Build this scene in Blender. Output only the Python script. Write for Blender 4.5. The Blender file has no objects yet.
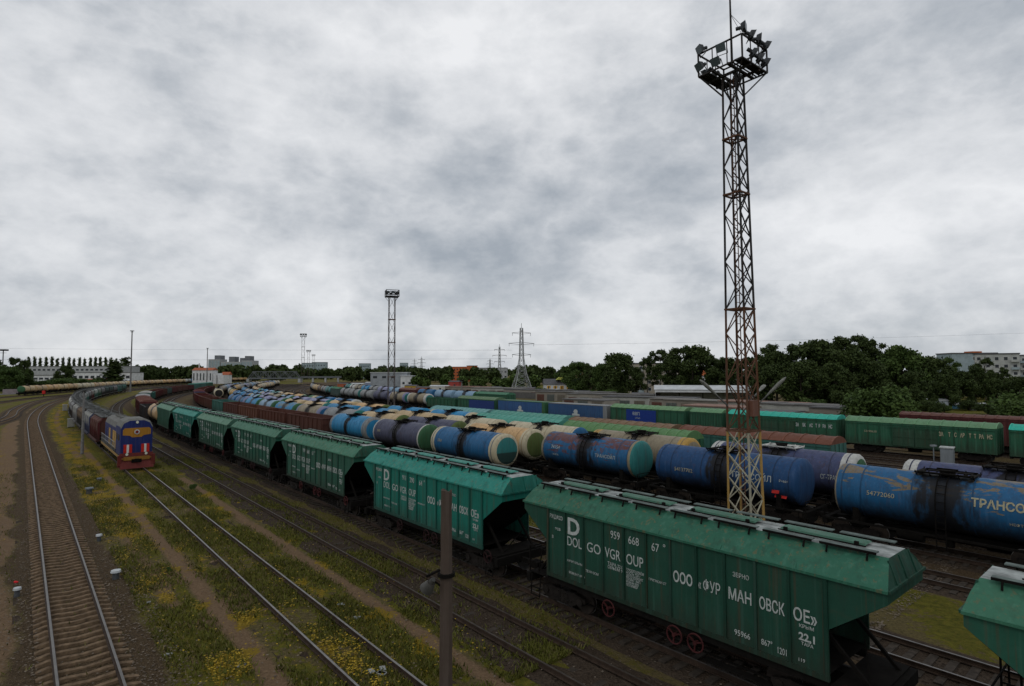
import bpy, math, random
import numpy as np
from math import sin, cos, pi, sqrt, atan2, radians as RAD
from mathutils import Vector, Matrix
random.seed(11); rng = np.random.default_rng(5)
S = bpy.context.scene
COL = S.collection
# ---------------------------------------------------------------- camera
CF, CH, CP, CR = 582.0, 9.44, 0.05, -0.0019
cam = bpy.data.cameras.new('camera'); cam.sensor_width = 36; cam.lens = CF/1024*36
cam.clip_start = .3; cam.clip_end = 9000
co = bpy.data.objects.new('camera', cam); COL.objects.link(co); S.camera = co
_f = Vector((0, cos(CP), sin(CP))); _u = Vector((0, -sin(CP), cos(CP))); _r = Vector((1, 0, 0))
_r2 = cos(CR)*_r + sin(CR)*_u; _u2 = -sin(CR)*_r + cos(CR)*_u
M3 = Matrix((_r2, _u2, -_f)).transposed(); co.matrix_world = Matrix.Translation((0, 0, CH)) @ M3.to_4x4()
# ---------------------------------------------------------------- world
W = bpy.data.worlds.new('World'); S.world = W; W.use_nodes = True
nt = W.node_tree; nt.nodes.clear()
def nd(nt, t, **k):
    n = nt.nodes.new(t)
    for a, b in k.items():
        if a == 'ins':
            for i, v in b.items(): n.inputs[i].default_value = v
        else: setattr(n, a, b)
    return n
L = nt.links.new
SUN_EL, SUN_AZ = 48, 200
CLOUD_SHIFT = (3.3, .7, 1.9)
sky = nd(nt, 'ShaderNodeTexSky', sky_type='NISHITA', sun_disc=False, sun_elevation=RAD(SUN_EL), sun_rotation=RAD(SUN_AZ))
tc = nd(nt, 'ShaderNodeTexCoord'); sp = nd(nt, 'ShaderNodeSeparateXYZ'); L(tc.outputs['Generated'], sp.inputs[0])
def mth(op, a, b=None, nt=nt):
    n = nt.nodes.new('ShaderNodeMath'); n.operation = op
    for i, x in enumerate((a, b)):
        if x is None: continue
        if isinstance(x, (int, float)): n.inputs[i].default_value = x
        else: nt.links.new(x, n.inputs[i])
    return n.outputs[0]
vm_ = nd(nt, 'ShaderNodeMapping'); L(tc.outputs['Generated'], vm_.inputs[0]); vm_.inputs['Scale'].default_value = (1.0, 1.0, 1.7); vm_.inputs['Location'].default_value = CLOUD_SHIFT
n1 = nd(nt, 'ShaderNodeTexNoise', ins={'Scale': 4.2, 'Detail': 11, 'Roughness': .60, 'Distortion': .05}); L(vm_.outputs[0], n1.inputs[0])
n2 = nd(nt, 'ShaderNodeTexNoise', ins={'Scale': 2.3, 'Detail': 5, 'Roughness': .5}); L(vm_.outputs[0], n2.inputs[0])
n3 = nd(nt, 'ShaderNodeTexNoise', ins={'Scale': 6.5, 'Detail': 8, 'Roughness': .58, 'Distortion': .1}); L(vm_.outputs[0], n3.inputs[0])
bil = mth('SUBTRACT', .64, mth('MULTIPLY', mth('ABSOLUTE', mth('SUBTRACT', n3.outputs[0], .5)), 2.0))
mx = mth('ADD', mth('ADD', mth('MULTIPLY', n1.outputs[0], .36), mth('MULTIPLY', n2.outputs[0], .46)), mth('MULTIPLY', bil, .18))
rp = nd(nt, 'ShaderNodeValToRGB'); L(mx, rp.inputs[0])
e = rp.color_ramp.elements; e[0].position = .40; e[0].color = (.37, .41, .46, 1); e[1].position = .66; e[1].color = (.90, .91, .93, 1)
m_ = e.new(.485); m_.color = (.54, .57, .61, 1); m_ = e.new(.55); m_.color = (.70, .72, .75, 1)
bc = nd(nt, 'ShaderNodeBackground', ins={'Strength': 1.0}); L(rp.outputs[0], bc.inputs[0])
bs = nd(nt, 'ShaderNodeBackground', ins={'Strength': .06}); L(sky.outputs[0], bs.inputs[0])
mxs = nd(nt, 'ShaderNodeMixShader', ins={0: .93}); L(bs.outputs[0], mxs.inputs[1]); L(bc.outputs[0], mxs.inputs[2])
wo = nd(nt, 'ShaderNodeOutputWorld'); L(mxs.outputs[0], wo.inputs[0])
sl = bpy.data.lights.new('sun', 'SUN'); sl.energy = .5; sl.angle = RAD(25); sl.color = (1, .97, .92)
so = bpy.data.objects.new('sun', sl); COL.objects.link(so); so.rotation_euler = (RAD(90-SUN_EL), 0, RAD(180-SUN_AZ))
S.view_settings.view_transform = 'Standard'; S.view_settings.look = 'None'; S.view_settings.exposure = 0.0; S.view_settings.gamma = 1
S.render.engine = 'CYCLES'; S.cycles.max_bounces = 5; S.cycles.diffuse_bounces = 2; S.cycles.glossy_bounces = 2
# ---------------------------------------------------------------- frames
TH = .70
DX = Vector((sin(TH), -cos(TH), 0)); NX = Vector((cos(TH), sin(TH), 0))      # DX: along the tracks toward the camera side; NX: across, away
def UV(u, v, z=0.): return Vector((-u*sin(TH)+v*cos(TH), u*cos(TH)+v*sin(TH), z))
def PXD(px, Y, z=0.): return Vector(((px-512)/CF*Y, Y, z))                   # plan position from bearing and distance
# ---------------------------------------------------------------- materials
MATS = {}
def newmat(name):
    m = bpy.data.materials.new(name); m.use_nodes = True
    nt = m.node_tree; b = nt.nodes['Principled BSDF']
    return m, nt, b
def mixc(nt, fac, a, b, blend='MIX'):
    n = nt.nodes.new('ShaderNodeMix'); n.data_type = 'RGBA'; n.blend_type = blend
    for i, x in ((0, fac), (6, a), (7, b)):
        if isinstance(x, (int, float)): n.inputs[i].default_value = x
        elif isinstance(x, tuple): n.inputs[i].default_value = (*x[:3], 1)
        else: nt.links.new(x, n.inputs[i])
    return n.outputs[2]
def noise(nt, vec, scale, detail=4, rough=.55, dist=0.):
    n = nt.nodes.new('ShaderNodeTexNoise'); n.inputs['Scale'].default_value = scale; n.inputs['Detail'].default_value = detail
    n.inputs['Roughness'].default_value = rough; n.inputs['Distortion'].default_value = dist
    if vec: nt.links.new(vec, n.inputs[0])
    return n.outputs[0]
def ramp(nt, fac, p0, p1, a=0., b=1.):
    n = nt.nodes.new('ShaderNodeMapRange'); n.inputs[1].default_value = p0; n.inputs[2].default_value = p1
    n.inputs[3].default_value = a; n.inputs[4].default_value = b; nt.links.new(fac, n.inputs[0]); return n.outputs[0]
def objvec(nt, scale=(1, 1, 1), rnd=True):
    t = nt.nodes.new('ShaderNodeTexCoord'); m = nt.nodes.new('ShaderNodeMapping'); nt.links.new(t.outputs['Object'], m.inputs[0])
    m.inputs['Scale'].default_value = scale
    if rnd:
        oi = nt.nodes.new('ShaderNodeObjectInfo'); k = nt.nodes.new('ShaderNodeVectorMath'); k.operation = 'SCALE'
        cbx = nt.nodes.new('ShaderNodeCombineXYZ')
        for i in range(3): nt.links.new(oi.outputs['Random'], cbx.inputs[i])
        k.inputs[3].default_value = 37.; nt.links.new(cbx.outputs[0], k.inputs[0]); nt.links.new(k.outputs[0], m.inputs['Location'])
    return m.outputs[0]
RUST = (.105, .042, .02)
def paint(name, col, rust=.3, dirt=.5, rough=.45, rustcol=RUST, stain=0., patch=None, patchamt=0., lowdark=False):
    """weathered paint: fine fading, rust blotches, downward streaks of grime, optional oil stain round the middle filler, with the bottom darker"""
    if name in MATS: return MATS[name]
    m, nt, b = newmat(name); MATS[name] = m
    v = objvec(nt); vs = objvec(nt, (2.2, 2.2, .22)); vz = objvec(nt, (1, 1, 1), False)
    big = noise(nt, v, .55, 3); fine = noise(nt, v, 6, 5)
    c = mixc(nt, ramp(nt, big, .35, .7, 0, .5), col, tuple(min(1, x*1.25+.012) for x in col))
    c = mixc(nt, ramp(nt, fine, .3, .75, .0, .35), c, tuple(x*.68 for x in col))
    if patch:
        szp = nt.nodes.new('ShaderNodeSeparateXYZ'); nt.links.new(vz, szp.inputs[0]); pn = mth('ADD', noise(nt, objvec(nt, (.45, 1.2, 1.9)), 1.2, 7, .66, .5), ramp(nt, szp.outputs[2], 2.3, 3.7, -.13, .05), nt)
        c = mixc(nt, ramp(nt, pn, .60-patchamt*.2, .612-patchamt*.2), c, patch)
    st = noise(nt, vs, 1.6, 5, .6)
    c = mixc(nt, ramp(nt, st, .52, .78, 0, dirt), c, (.03, .027, .022))
    r = noise(nt, v, 2.3, 7, .68, .4)
    c = mixc(nt, ramp(nt, r, .70-rust*.22, .78-rust*.2, 0, .85), c, rustcol)
    s2 = noise(nt, objvec(nt, (5.5, 5.5, .16)), 1.3, 4, .6)
    c = mixc(nt, ramp(nt, s2, .575, .65, 0, min(1, .42+rust*1.8)), c, tuple(x*.55+y*.45 for x, y in zip(rustcol, col)))
    c = mixc(nt, ramp(nt, noise(nt, v, 1.1, 8, .72, .3), .58, .75, 0, .30*dirt+.08), c, tuple(min(.6, x*1.2+.03) for x in col))
    s3_ = noise(nt, objvec(nt, (3.6, 3.6, .12)), 1.7, 5, .62)
    c = mixc(nt, ramp(nt, s3_, .46, .36, 0, .32), c, tuple(min(.6, x*1.35+.045) for x in col))
    c = mixc(nt, ramp(nt, noise(nt, objvec(nt, (.8, .8, 1.4)), 1.6, 9, .74, .6), .56, .66, 0, .22+.3*rust), c, tuple(x*.5+y*.55 for x, y in zip(rustcol, col)))
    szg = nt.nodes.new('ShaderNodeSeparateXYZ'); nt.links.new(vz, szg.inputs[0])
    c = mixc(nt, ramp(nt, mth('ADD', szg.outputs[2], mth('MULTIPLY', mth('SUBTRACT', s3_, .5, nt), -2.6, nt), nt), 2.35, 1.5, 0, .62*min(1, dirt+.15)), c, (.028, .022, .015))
    oi = nt.nodes.new('ShaderNodeObjectInfo'); lum = sum(col)/3
    c = mixc(nt, mth('MULTIPLY', oi.outputs['Random'], .26, nt), c, tuple(x*.45+lum*.25+.012 for x in col))
    ro = ramp(nt, st, .3, .8, rough, min(1, rough+.35))
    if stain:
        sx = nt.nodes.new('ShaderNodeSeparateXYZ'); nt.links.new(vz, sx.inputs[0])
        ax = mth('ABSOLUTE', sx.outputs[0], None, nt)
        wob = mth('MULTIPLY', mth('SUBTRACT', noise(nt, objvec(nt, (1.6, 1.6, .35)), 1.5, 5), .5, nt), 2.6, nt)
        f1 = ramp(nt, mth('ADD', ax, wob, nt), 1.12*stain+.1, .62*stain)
        low = ramp(nt, mth('ADD', sx.outputs[2], mth('MULTIPLY', wob, .35, nt), nt), 2.3+.35*min(stain, 1), 1.55, 0, .96)  # shell gets darker towards the bottom
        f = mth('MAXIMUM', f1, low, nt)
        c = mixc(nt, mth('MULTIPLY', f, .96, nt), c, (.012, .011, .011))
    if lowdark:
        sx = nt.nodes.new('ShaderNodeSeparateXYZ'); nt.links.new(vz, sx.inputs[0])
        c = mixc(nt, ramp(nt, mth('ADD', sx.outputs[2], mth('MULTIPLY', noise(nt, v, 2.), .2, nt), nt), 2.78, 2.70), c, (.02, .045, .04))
    nt.links.new(c, b.inputs['Base Color']); nt.links.new(ro, b.inputs['Roughness'])
    bp = nt.nodes.new('ShaderNodeBump'); bp.inputs['Strength'].default_value = .25; bp.inputs['Distance'].default_value = .05
    nt.links.new(noise(nt, v, 1.3, 4), bp.inputs['Height']); nt.links.new(bp.outputs[0], b.inputs['Normal'])
    b.inputs['Specular IOR Level'].default_value = .2
    return m
def plain(name, col, rough=.8, var=.35, scale=4., metal=0.):
    if name in MATS: return MATS[name]
    m, nt, b = newmat(name); MATS[name] = m
    v = objvec(nt)
    c = mixc(nt, ramp(nt, noise(nt, v, scale, 6, .6), .3, .7), tuple(x*(1-var) for x in col), tuple(min(1, x*(1+var)) for x in col))
    nt.links.new(c, b.inputs['Base Color']); b.inputs['Roughness'].default_value = rough; b.inputs['Metallic'].default_value = metal
    b.inputs['Specular IOR Level'].default_value = .18
    return m
steel_dark = plain('grimy_underframe_steel_and_shade', (.008, .007, .006), .95)
steel_dark.node_tree.nodes['Principled BSDF'].inputs['Specular IOR Level'].default_value = .08
bogie_mat = plain('oily_bogie_iron', (.014, .011, .009), .75, .5)
wheel_mat = plain('worn_wheel_steel', (.026, .02, .016), .55, .4)
tread_mat = plain('bright_wheel_tread', (.3, .29, .28), .35, .2, 4, .8)
white_mat = plain('faded_white_lettering', (.40, .43, .41), .8, .22, 9)
cream_let = plain('cream_lettering', (.36, .33, .22), .8, .3, 9)
redwheel = plain('dull_red_handwheel', (.022, .009, .009), .85, .3)
rail_side = plain('rusted_rail', (.04, .026, .018), .7, .4)
rail_top = plain('polished_rail_head', (.16, .15, .14), .45, .2, 3, .85)
rail_dull = plain('dull_rail_head', (.20, .19, .18), .45, .25, 3, .7)
rail_c = plain('dim_rail_head', (.075, .062, .052), .5, .3, 3, .5)
sleeper_mat = plain('weathered_concrete_sleeper', (.135, .092, .056), .95, .5, 5)
sleeper_wood = plain('old_timber_sleeper', (.040, .032, .025), .95, .5, 5)
# ---------------------------------------------------------------- mesh tools
class MB:
    def __init__(s): s.v = []; s.f = []; s.m = []; s.s = []
    def add(s, vs, fs, m=0, sm=False):
        o = len(s.v); s.v += [tuple(p) for p in vs]
        for f in fs: s.f.append(tuple(i+o for i in f)); s.m.append(m); s.s.append(sm)
    def box(s, c, d, m=0, rz=0, rot=None):
        hx, hy, hz = d[0]/2, d[1]/2, d[2]/2
        P = [Vector((x, y, z)) for x in (-hx, hx) for y in (-hy, hy) for z in (-hz, hz)]
        R = rot if rot is not None else (Matrix.Rotation(rz, 3, 'Z') if rz else None)
        P = [(R @ p if R else p)+Vector(c) for p in P]
        s.add(P, [(0, 1, 3, 2), (4, 6, 7, 5), (0, 4, 5, 1), (2, 3, 7, 6), (0, 2, 6, 4), (1, 5, 7, 3)], m)
    def bar(s, a, b, w, h=None, m=0):
        a, b = Vector(a), Vector(b); d = b-a; ln = d.length
        if ln < 1e-6: return
        q = d.to_track_quat('X', 'Z').to_matrix(); s.box((a+b)/2, (ln, w, h or w), m, rot=q)
    def cyl(s, a, b, r0, r1=None, n=12, m=0, caps=True, sm=True, mc=None):
        a, b = Vector(a), Vector(b); d = b-a; q = d.to_track_quat('Z', 'Y').to_matrix(); r1 = r0 if r1 is None else r1
        A = []; 
        for c, r in ((a, r0), (b, r1)):
            for i in range(n): t = 2*pi*i/n; A.append(c+q @ Vector((r*cos(t), r*sin(t), 0)))
        s.add(A, [(i, (i+1) % n, n+(i+1) % n, n+i) for i in range(n)], m, sm)
        if caps:
            mc = m if mc is None else mc
            s.add(A[:n], [tuple(range(n))[::-1]], mc); s.add(A[n:], [tuple(range(n))], mc)
    def rings(s, rs, m=0, sm=False, closed=True, ms=None):
        n = len(rs[0]); o = len(s.v)
        for r in rs: s.v += [tuple(p) for p in r]
        for k in range(len(rs)-1):
            for i in range(n if closed else n-1):
                j = (i+1) % n
                s.f.append((o+k*n+i, o+k*n+j, o+(k+1)*n+j, o+(k+1)*n+i)); s.m.append(ms[k] if ms else m); s.s.append(sm)
    def poly(s, pts, m=0): s.add(pts, [tuple(range(len(pts)))], m)
    def prism(s, pts, d, m=0):
        """extrude polygon pts by vector d"""
        n = len(pts); P = [Vector(p) for p in pts]; Q = [p+Vector(d) for p in P]
        s.add(P+Q, [tuple(range(n))[::-1], tuple(range(n, 2*n))]+[(i, (i+1) % n, n+(i+1) % n, n+i) for i in range(n)], m)
    def mesh(s, name, mats):
        me = bpy.data.meshes.new(name); me.from_pydata(s.v, [], s.f)
        for m in (mats if isinstance(mats, (list, tuple)) else [mats]): me.materials.append(m)
        me.polygons.foreach_set('material_index', s.m); me.polygons.foreach_set('use_smooth', s.s); me.update(); return me
def obj(name, me, parent=None, loc=None):
    o = bpy.data.objects.new(name, me); COL.objects.link(o)
    if parent is not None: o.parent = parent
    if loc is not None: o.location = loc
    return o
def tag(o, label=None, cat=None, group=None, kind=None):
    if label: o['label'] = label
    if cat: o['category'] = cat
    if group: o['group'] = group
    if kind: o['kind'] = kind
    return o
def thing(name, label, cat, loc, rz=0., group=None):
    o = obj(name, None, None, loc); o.rotation_euler = (0, 0, rz); o.empty_display_size = .5; return tag(o, label, cat, group)
def copy_tree(o, parent=None):
    c = o.copy(); COL.objects.link(c); c.parent = parent
    for ch in list(o.children): copy_tree(ch, c)
    return c
ORD = ['zeroth', 'first', 'second', 'third', 'fourth', 'fifth', 'sixth', 'seventh', 'eighth', 'ninth', 'tenth', 'eleventh', 'twelfth', 'thirteenth',
       'fourteenth', 'fifteenth', 'sixteenth', 'seventeenth', 'eighteenth', 'nineteenth', 'twentieth']
def ordw(n):
    if n <= 20: return ORD[n]
    t = {2: 'twenty', 3: 'thirty', 4: 'forty'}[n//10]
    return (t+'-'+ORD[n % 10]) if n % 10 else t[:-1]+'ieth'
# ---------------------------------------------------------------- tracks: plan curves
class Track:
    def __init__(s, pts):
        s.p = pts; s.d = [0.]
        for a, b in zip(pts, pts[1:]): s.d.append(s.d[-1]+(b-a).length)
        s.L = s.d[-1]; s.D = np.array(s.d); s.X = np.array([p.x for p in pts]); s.Y = np.array([p.y for p in pts]); s.u0 = 0
    def at(s, u):
        q = u-s.u0; return Vector((float(np.interp(q, s.D, s.X)), float(np.interp(q, s.D, s.Y)), 0))
    def head(s, u): d = s.at(u-.8)-s.at(u+.8); return atan2(d.y, d.x)      # local +x points back toward the camera side
def arc_track(v0, u0, R, turn=.62, umin=-14, tail=150):
    pts = [UV(u, v0) for u in np.arange(umin, u0, 4.)]
    n = max(2, int(R*turn/5)); last = turn
    for i in range(n+1):
        a = turn*i/n; pts.append(UV(u0+R*sin(a), v0+R*(1-cos(a))))
    d = (pts[-1]-pts[-2]).normalized()
    for t in np.arange(8, tail, 8): pts.append(pts[n + len(np.arange(umin, u0, 4.))]+d*t)
    t = Track(pts); t.u0 = umin; return t
def spline_track(P, u0=0):
    P = [Vector((*p, 0)) for p in P]; P = [P[0]*2-P[1]]+P+[P[-1]*2-P[-2]]; out = []
    for i in range(1, len(P)-2):
        for k in range(12):
            t = k/12; a, b, c, d = P[i-1:i+3]
            out.append(.5*((2*b)+(-a+c)*t+(2*a-5*b+4*c-d)*t*t+(-a+3*b-3*c+d)*t**3))
    out.append(P[-2]); t = Track(out); t.u0 = u0; return t
TR = {
 'A': arc_track(1.86, 131, 850, .66), 'B': arc_track(8.62, 120, 800, .62), 'C': arc_track(13.7, 90, 800, .62),
 'D': arc_track(17.5, 84, 640, .66), 'D1': arc_track(22.7, 84, 640, .66), 'D2': arc_track(31.7, 84, 640, .66),
 'E': arc_track(36.3, 80, 620, .68), 'F': arc_track(40.8, 80, 615, .68), 'G': arc_track(45.4, 80, 612, .68), 'H': arc_track(49.5, 80, 610, .68),
 'H1': arc_track(55, 80, 610, .66), 'H2': arc_track(60, 80, 610, .66), 'H3': arc_track(65, 80, 610, .66), 'H4': arc_track(70, 80, 610, .66),
 'I': arc_track(75, 80, 600, .66), 'J': arc_track(84.5, 80, 590, .6), 'K': arc_track(94, 90, 620, .6),
 'T': spline_track([(-170, 160), (-185, 197), (-200, 237), (-212, 271), (-231, 326), (-253, 392), (-268, 453), (-280, 520), (-285, 590), (-283, 680)]),
 'A2': spline_track([(-46, 12), (-72, 62), (-99.5, 113.7), (-122.9, 144.5), (-143.9, 173.5), (-160.8, 200.2), (-176, 230), (-196, 285), (-215, 345), (-238, 420), (-252, 500)]),
 'A3': spline_track([(-92, 60), (-125, 120), (-152, 166), (-168, 196), (-181, 226), (-201, 285), (-220, 345), (-243, 420), (-257, 500)]),
}
TR['A'].u0 = -14
# ---------------------------------------------------------------- ground
def track_dist(P, names, step=3.):
    """min distance of points P (n,2) to the centre lines"""
    out = np.full(len(P), 1e9)
    for k in names:
        t = TR[k]
        X, Y = t.X, t.Y
        for i in range(len(X)-1):
            ax, ay, bx, by = X[i], Y[i], X[i+1], Y[i+1]; dx, dy = bx-ax, by-ay; l2 = dx*dx+dy*dy
            if l2 < 1e-9: continue
            m = (P[:, 0] > min(ax, bx)-7) & (P[:, 0] < max(ax, bx)+7) & (P[:, 1] > min(ay, by)-7) & (P[:, 1] < max(ay, by)+7)
            if not m.any(): continue
            q = P[m]; tt = np.clip(((q[:, 0]-ax)*dx+(q[:, 1]-ay)*dy)/l2, 0, 1)
            out[m] = np.minimum(out[m], np.hypot(q[:, 0]-ax-tt*dx, q[:, 1]-ay-tt*dy))
    return out
def vnoise(x, y, seed=0):
    xi, yi = np.floor(x).astype(int), np.floor(y).astype(int); fx, fy = x-xi, y-yi; fx = fx*fx*(3-2*fx); fy = fy*fy*(3-2*fy)
    def h(a, b):
        n = (a*374761393+b*668265263+seed*982451653) & 0xffffffff; n = ((n ^ (n >> 13))*1274126177) & 0xffffffff
        return ((n ^ (n >> 16)) & 0xffff)/65535.
    return (h(xi, yi)*(1-fx)+h(xi+1, yi)*fx)*(1-fy)+(h(xi, yi+1)*(1-fx)+h(xi+1, yi+1)*fx)*fy
def fbm(x, y, s=0): return (vnoise(x, y, s)*.5+vnoise(x*2.1, y*2.1, s+1)*.28+vnoise(x*4.3, y*4.3, s+2)*.14+vnoise(x*9, y*9, s+3)*.08)
us = np.concatenate([-np.geomspace(6000, 30, 22), np.arange(-20, 14, 2.), np.arange(14, 60, .35), np.arange(60, 130, .9), np.arange(130, 400, 3.), np.geomspace(400, 7000, 30)])
vs = np.concatenate([-np.geomspace(6000, 20, 30), np.arange(-18, -5, 1.), np.arange(-5, 42, .3), np.arange(42, 130, 2.), np.arange(130, 400, 8.), np.geomspace(400, 7000, 26)])
UU, VV = np.meshgrid(us, vs, indexing='ij'); nu, nv = UU.shape
gx = -UU*sin(TH)+VV*cos(TH); gy = UU*cos(TH)+VV*sin(TH)
U_, V_ = UU.ravel(), VV.ravel(); PX_, PY_ = gx.ravel(), gy.ravel(); P2 = np.stack([PX_, PY_], 1)
dA = track_dist(P2, ['A']); dA2 = track_dist(P2, ['A2', 'A3', 'T']); dB = track_dist(P2, ['B', 'C', 'D'])
dR = track_dist(P2, ['D1', 'D2', 'E', 'F', 'G', 'H', 'H1', 'H2', 'H3', 'H4', 'I', 'J', 'K'])
n_a = fbm(U_*.35, V_*.5, 3); n_b = fbm(U_*.12, V_*.3, 9); n_c = fbm(U_*.9, V_*1.2, 21); n_d = fbm(PX_*.03, PY_*.03, 31)
def band(v, w, soft=.4, wob=.5): return np.clip(1-(np.abs(V_-v+(n_b-.5)*wob)-w)/soft, 0, 1)
off = np.where(U_ > 120, (U_-120)**2/1650., 0.)
Vc = V_.copy(); V_ = V_-off
bal = np.clip(1-(dA-1.55-(n_a-.5)*1.6)/.9, 0, 1)
bal = np.maximum(bal, np.clip(1-(dA2-1.9)/.8, 0, 1))
bal = np.maximum(bal, .40*np.clip(1-(dB-.9-(n_a-.5)*1.6)/.8, 0, 1)*np.clip(.55+(n_a-.4)*2.2, 0, 1))
bal = np.maximum(bal, .9*np.clip(1-(dR-2.1)/.9, 0, 1))
yard = ((V_ > 27.5) & (V_ < 88) & (U_ < 420)).astype(float)*.55
bal = np.maximum(bal, yard*np.clip(.5+n_a, 0, 1))
bal = np.maximum(bal, .42*band(15.6, 1.0, .8)); bal = np.maximum(bal, .7*band(19.8, .9, .8))
dirt = np.maximum.reduce([band(6.25, .2, .3)*(U_ < 100), band(5.2, .22, .3)*(U_ > 80)*(U_ < 190)*.9, band(4.9, .2, .3, .3)*(U_ > 27)*(U_ < 75)*.6, band(11.35, .18, .3)*(U_ < 60)*.9,
                          band(-.85, .75, .9, .9)*(U_ < 200), band(-2.6, 1.8, .8, 1.5)*(U_ < 75)*np.clip(n_a*2.2-.1, 0, 1),
                          np.clip((n_a-.47)*5, 0, .75)*(V_ > 3.2)*(V_ < 8)*np.clip((44-U_)/14, 0, 1)])
dirt = dirt*(1-bal)
grass = np.clip(.86+(n_a-.5)*2.2, .1, 1)*(1-dirt)
gs = np.clip((V_-23.6+(n_a-.5)*3)/.8, 0, 1)*np.clip((30.6-V_+(n_a-.5)*3)/.8, 0, 1); grass = np.maximum(grass*(1-gs), np.clip(.55+(n_a-.45)*3.5, .1, 1)*gs); bal = bal*(1-.8*gs)
grass = np.where((V_ > -6) & (V_ < 1) & (U_ < 45), grass*.35, grass)
grass = np.where((V_ > 56) & (V_ < 63) & (U_ < 40), np.clip(.5+(n_a-.4)*3, 0, 1), grass); bal = np.where((V_ > 56.5) & (V_ < 62.5) & (U_ < 40), bal*.15, bal)
grass = np.where(V_ > 88, np.clip(.35+(n_d-.45)*4, 0, 1), grass)
grass = np.where(np.hypot(PX_-104, PY_-137) < 26, 1., grass)
grass = grass*(1-bal)
flow = np.clip((n_c-.30)*2.4, 0, .9)*np.clip(1.2-np.abs(V_-4.9)/3.0, 0, 1)*np.clip((U_-26)/20, 0, 1)*(U_ < 230)
flow = np.maximum(flow, np.clip((n_c-.50)*4.5, 0, 1)*((V_ > 3) & (V_ < 16.5))*.65)
flow = np.maximum(flow, np.clip((n_c-.42)*3, 0, 1)*np.clip(1-np.abs(V_+1.9)/2.0, 0, 1)*(U_ > 40)*.7)
flow = np.maximum(flow, np.clip((n_c-.5)*3, 0, 1)*((V_ > 25) & (V_ < 30))*.25)*(1-bal)
def add_attr(me, name, arr):
    a = me.color_attributes.new(name, 'FLOAT_COLOR', 'POINT'); a.data.foreach_set('color', arr.astype(np.float32).ravel())
hz = (n_c-.5)*.12*(1-np.clip(bal*2, 0, 1))+(n_a-.5)*.10
hz = hz*(V_ > -12)*(V_ < 31)*(U_ < 150)-.01; hz = np.minimum(hz, .05)
gm = bpy.data.meshes.new('ground')
vv = np.stack([gx.ravel(), gy.ravel(), hz], 1).astype(np.float32)
I = np.arange(nu*nv).reshape(nu, nv); q = np.stack([I[:-1, :-1], I[1:, :-1], I[1:, 1:], I[:-1, 1:]], -1).reshape(-1, 4)
gm.vertices.add(len(vv)); gm.vertices.foreach_set('co', vv.ravel()); gm.loops.add(q.size); gm.loops.foreach_set('vertex_index', q.ravel().astype(np.int32))
gm.polygons.add(len(q)); gm.polygons.foreach_set('loop_start', np.arange(0, q.size, 4, dtype=np.int32)); gm.polygons.foreach_set('loop_total', np.full(len(q), 4, np.int32)); gm.update(calc_edges=True)
add_attr(gm, 'cover', np.stack([dirt, grass, flow, bal], 1))
m, nt_, b = newmat('yard_ground')
at = nd(nt_, 'ShaderNodeAttribute', attribute_name='cover'); s3 = nd(nt_, 'ShaderNodeSeparateColor'); nt_.links.new(at.outputs['Color'], s3.inputs[0])
tcg = nd(nt_, 'ShaderNodeTexCoord'); vg = tcg.outputs['Object']
nA = noise(nt_, vg, 1.1, 8, .65); nB = noise(nt_, vg, 9, 6, .7); nC = noise(nt_, vg, 3.2, 6, .62, .5); nF = noise(nt_, vg, 26, 3, .6)
soil = mixc(nt_, ramp(nt_, nB, .3, .7), (.055, .046, .018), (.165, .128, .055))
dirtc = mixc(nt_, ramp(nt_, nB, .3, .72), (.115, .072, .040), (.24, .16, .095))
gr = mixc(nt_, ramp(nt_, nC, .3, .7), (.042, .050, .007), (.145, .132, .018))
gr = mixc(nt_, ramp(nt_, nB, .48, .72, 0, .75), gr, (.17, .115, .022))
stone = mixc(nt_, ramp(nt_, nF, .3, .7), (.022, .015, .010), (.12, .088, .056))
vor = nd(nt_, 'ShaderNodeTexVoronoi', ins={'Scale': 14.}); nt_.links.new(vg, vor.inputs['Vector'])
hv0 = nd(nt_, 'ShaderNodeHueSaturation', ins={'Saturation': 0.}); nt_.links.new(vor.outputs['Color'], hv0.inputs['Color']); stone = mixc(nt_, .5, stone, hv0.outputs[0], 'MULTIPLY')
sat = nd(nt_, 'ShaderNodeHueSaturation', ins={'Saturation': 1.15, 'Value': 1.25}); nt_.links.new(stone, sat.inputs['Color']); stone = sat.outputs[0]
c = mixc(nt_, mth('GREATER_THAN', mth('ADD', s3.outputs[1], mth('MULTIPLY', mth('SUBTRACT', nC, .5, nt_), 1.7, nt_), nt_), .52, nt_), soil, gr)
c = mixc(nt_, ramp(nt_, mth('ADD', s3.outputs[0], mth('MULTIPLY', mth('SUBTRACT', nC, .5, nt_), .9, nt_), nt_), .3, .7), c, dirtc)
c = mixc(nt_, ramp(nt_, mth('ADD', at.outputs['Alpha'], mth('MULTIPLY', mth('SUBTRACT', nC, .5, nt_), .8, nt_), nt_), .38, .62), c, stone)
fl = mth('GREATER_THAN', mth('ADD', mth('MULTIPLY', s3.outputs[2], .62, nt_), mth('MULTIPLY', nB, .9, nt_), nt_), .735, nt_)
c = mixc(nt_, mth('MULTIPLY', fl, .9, nt_), c, (.23, .155, .012))
nt_.links.new(c, b.inputs['Base Color']); b.inputs['Roughness'].default_value = .95; b.inputs['Specular IOR Level'].default_value = .1
bmp = nd(nt_, 'ShaderNodeBump', ins={'Strength': .8, 'Distance': .12}); nt_.links.new(mth('ADD', nB, nF, nt_), bmp.inputs['Height']); nt_.links.new(bmp.outputs[0], b.inputs['Normal'])
gm.materials.append(m); gm.polygons.foreach_set('use_smooth', np.ones(len(q), bool))
tag(obj('ground', gm), kind='structure')
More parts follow.
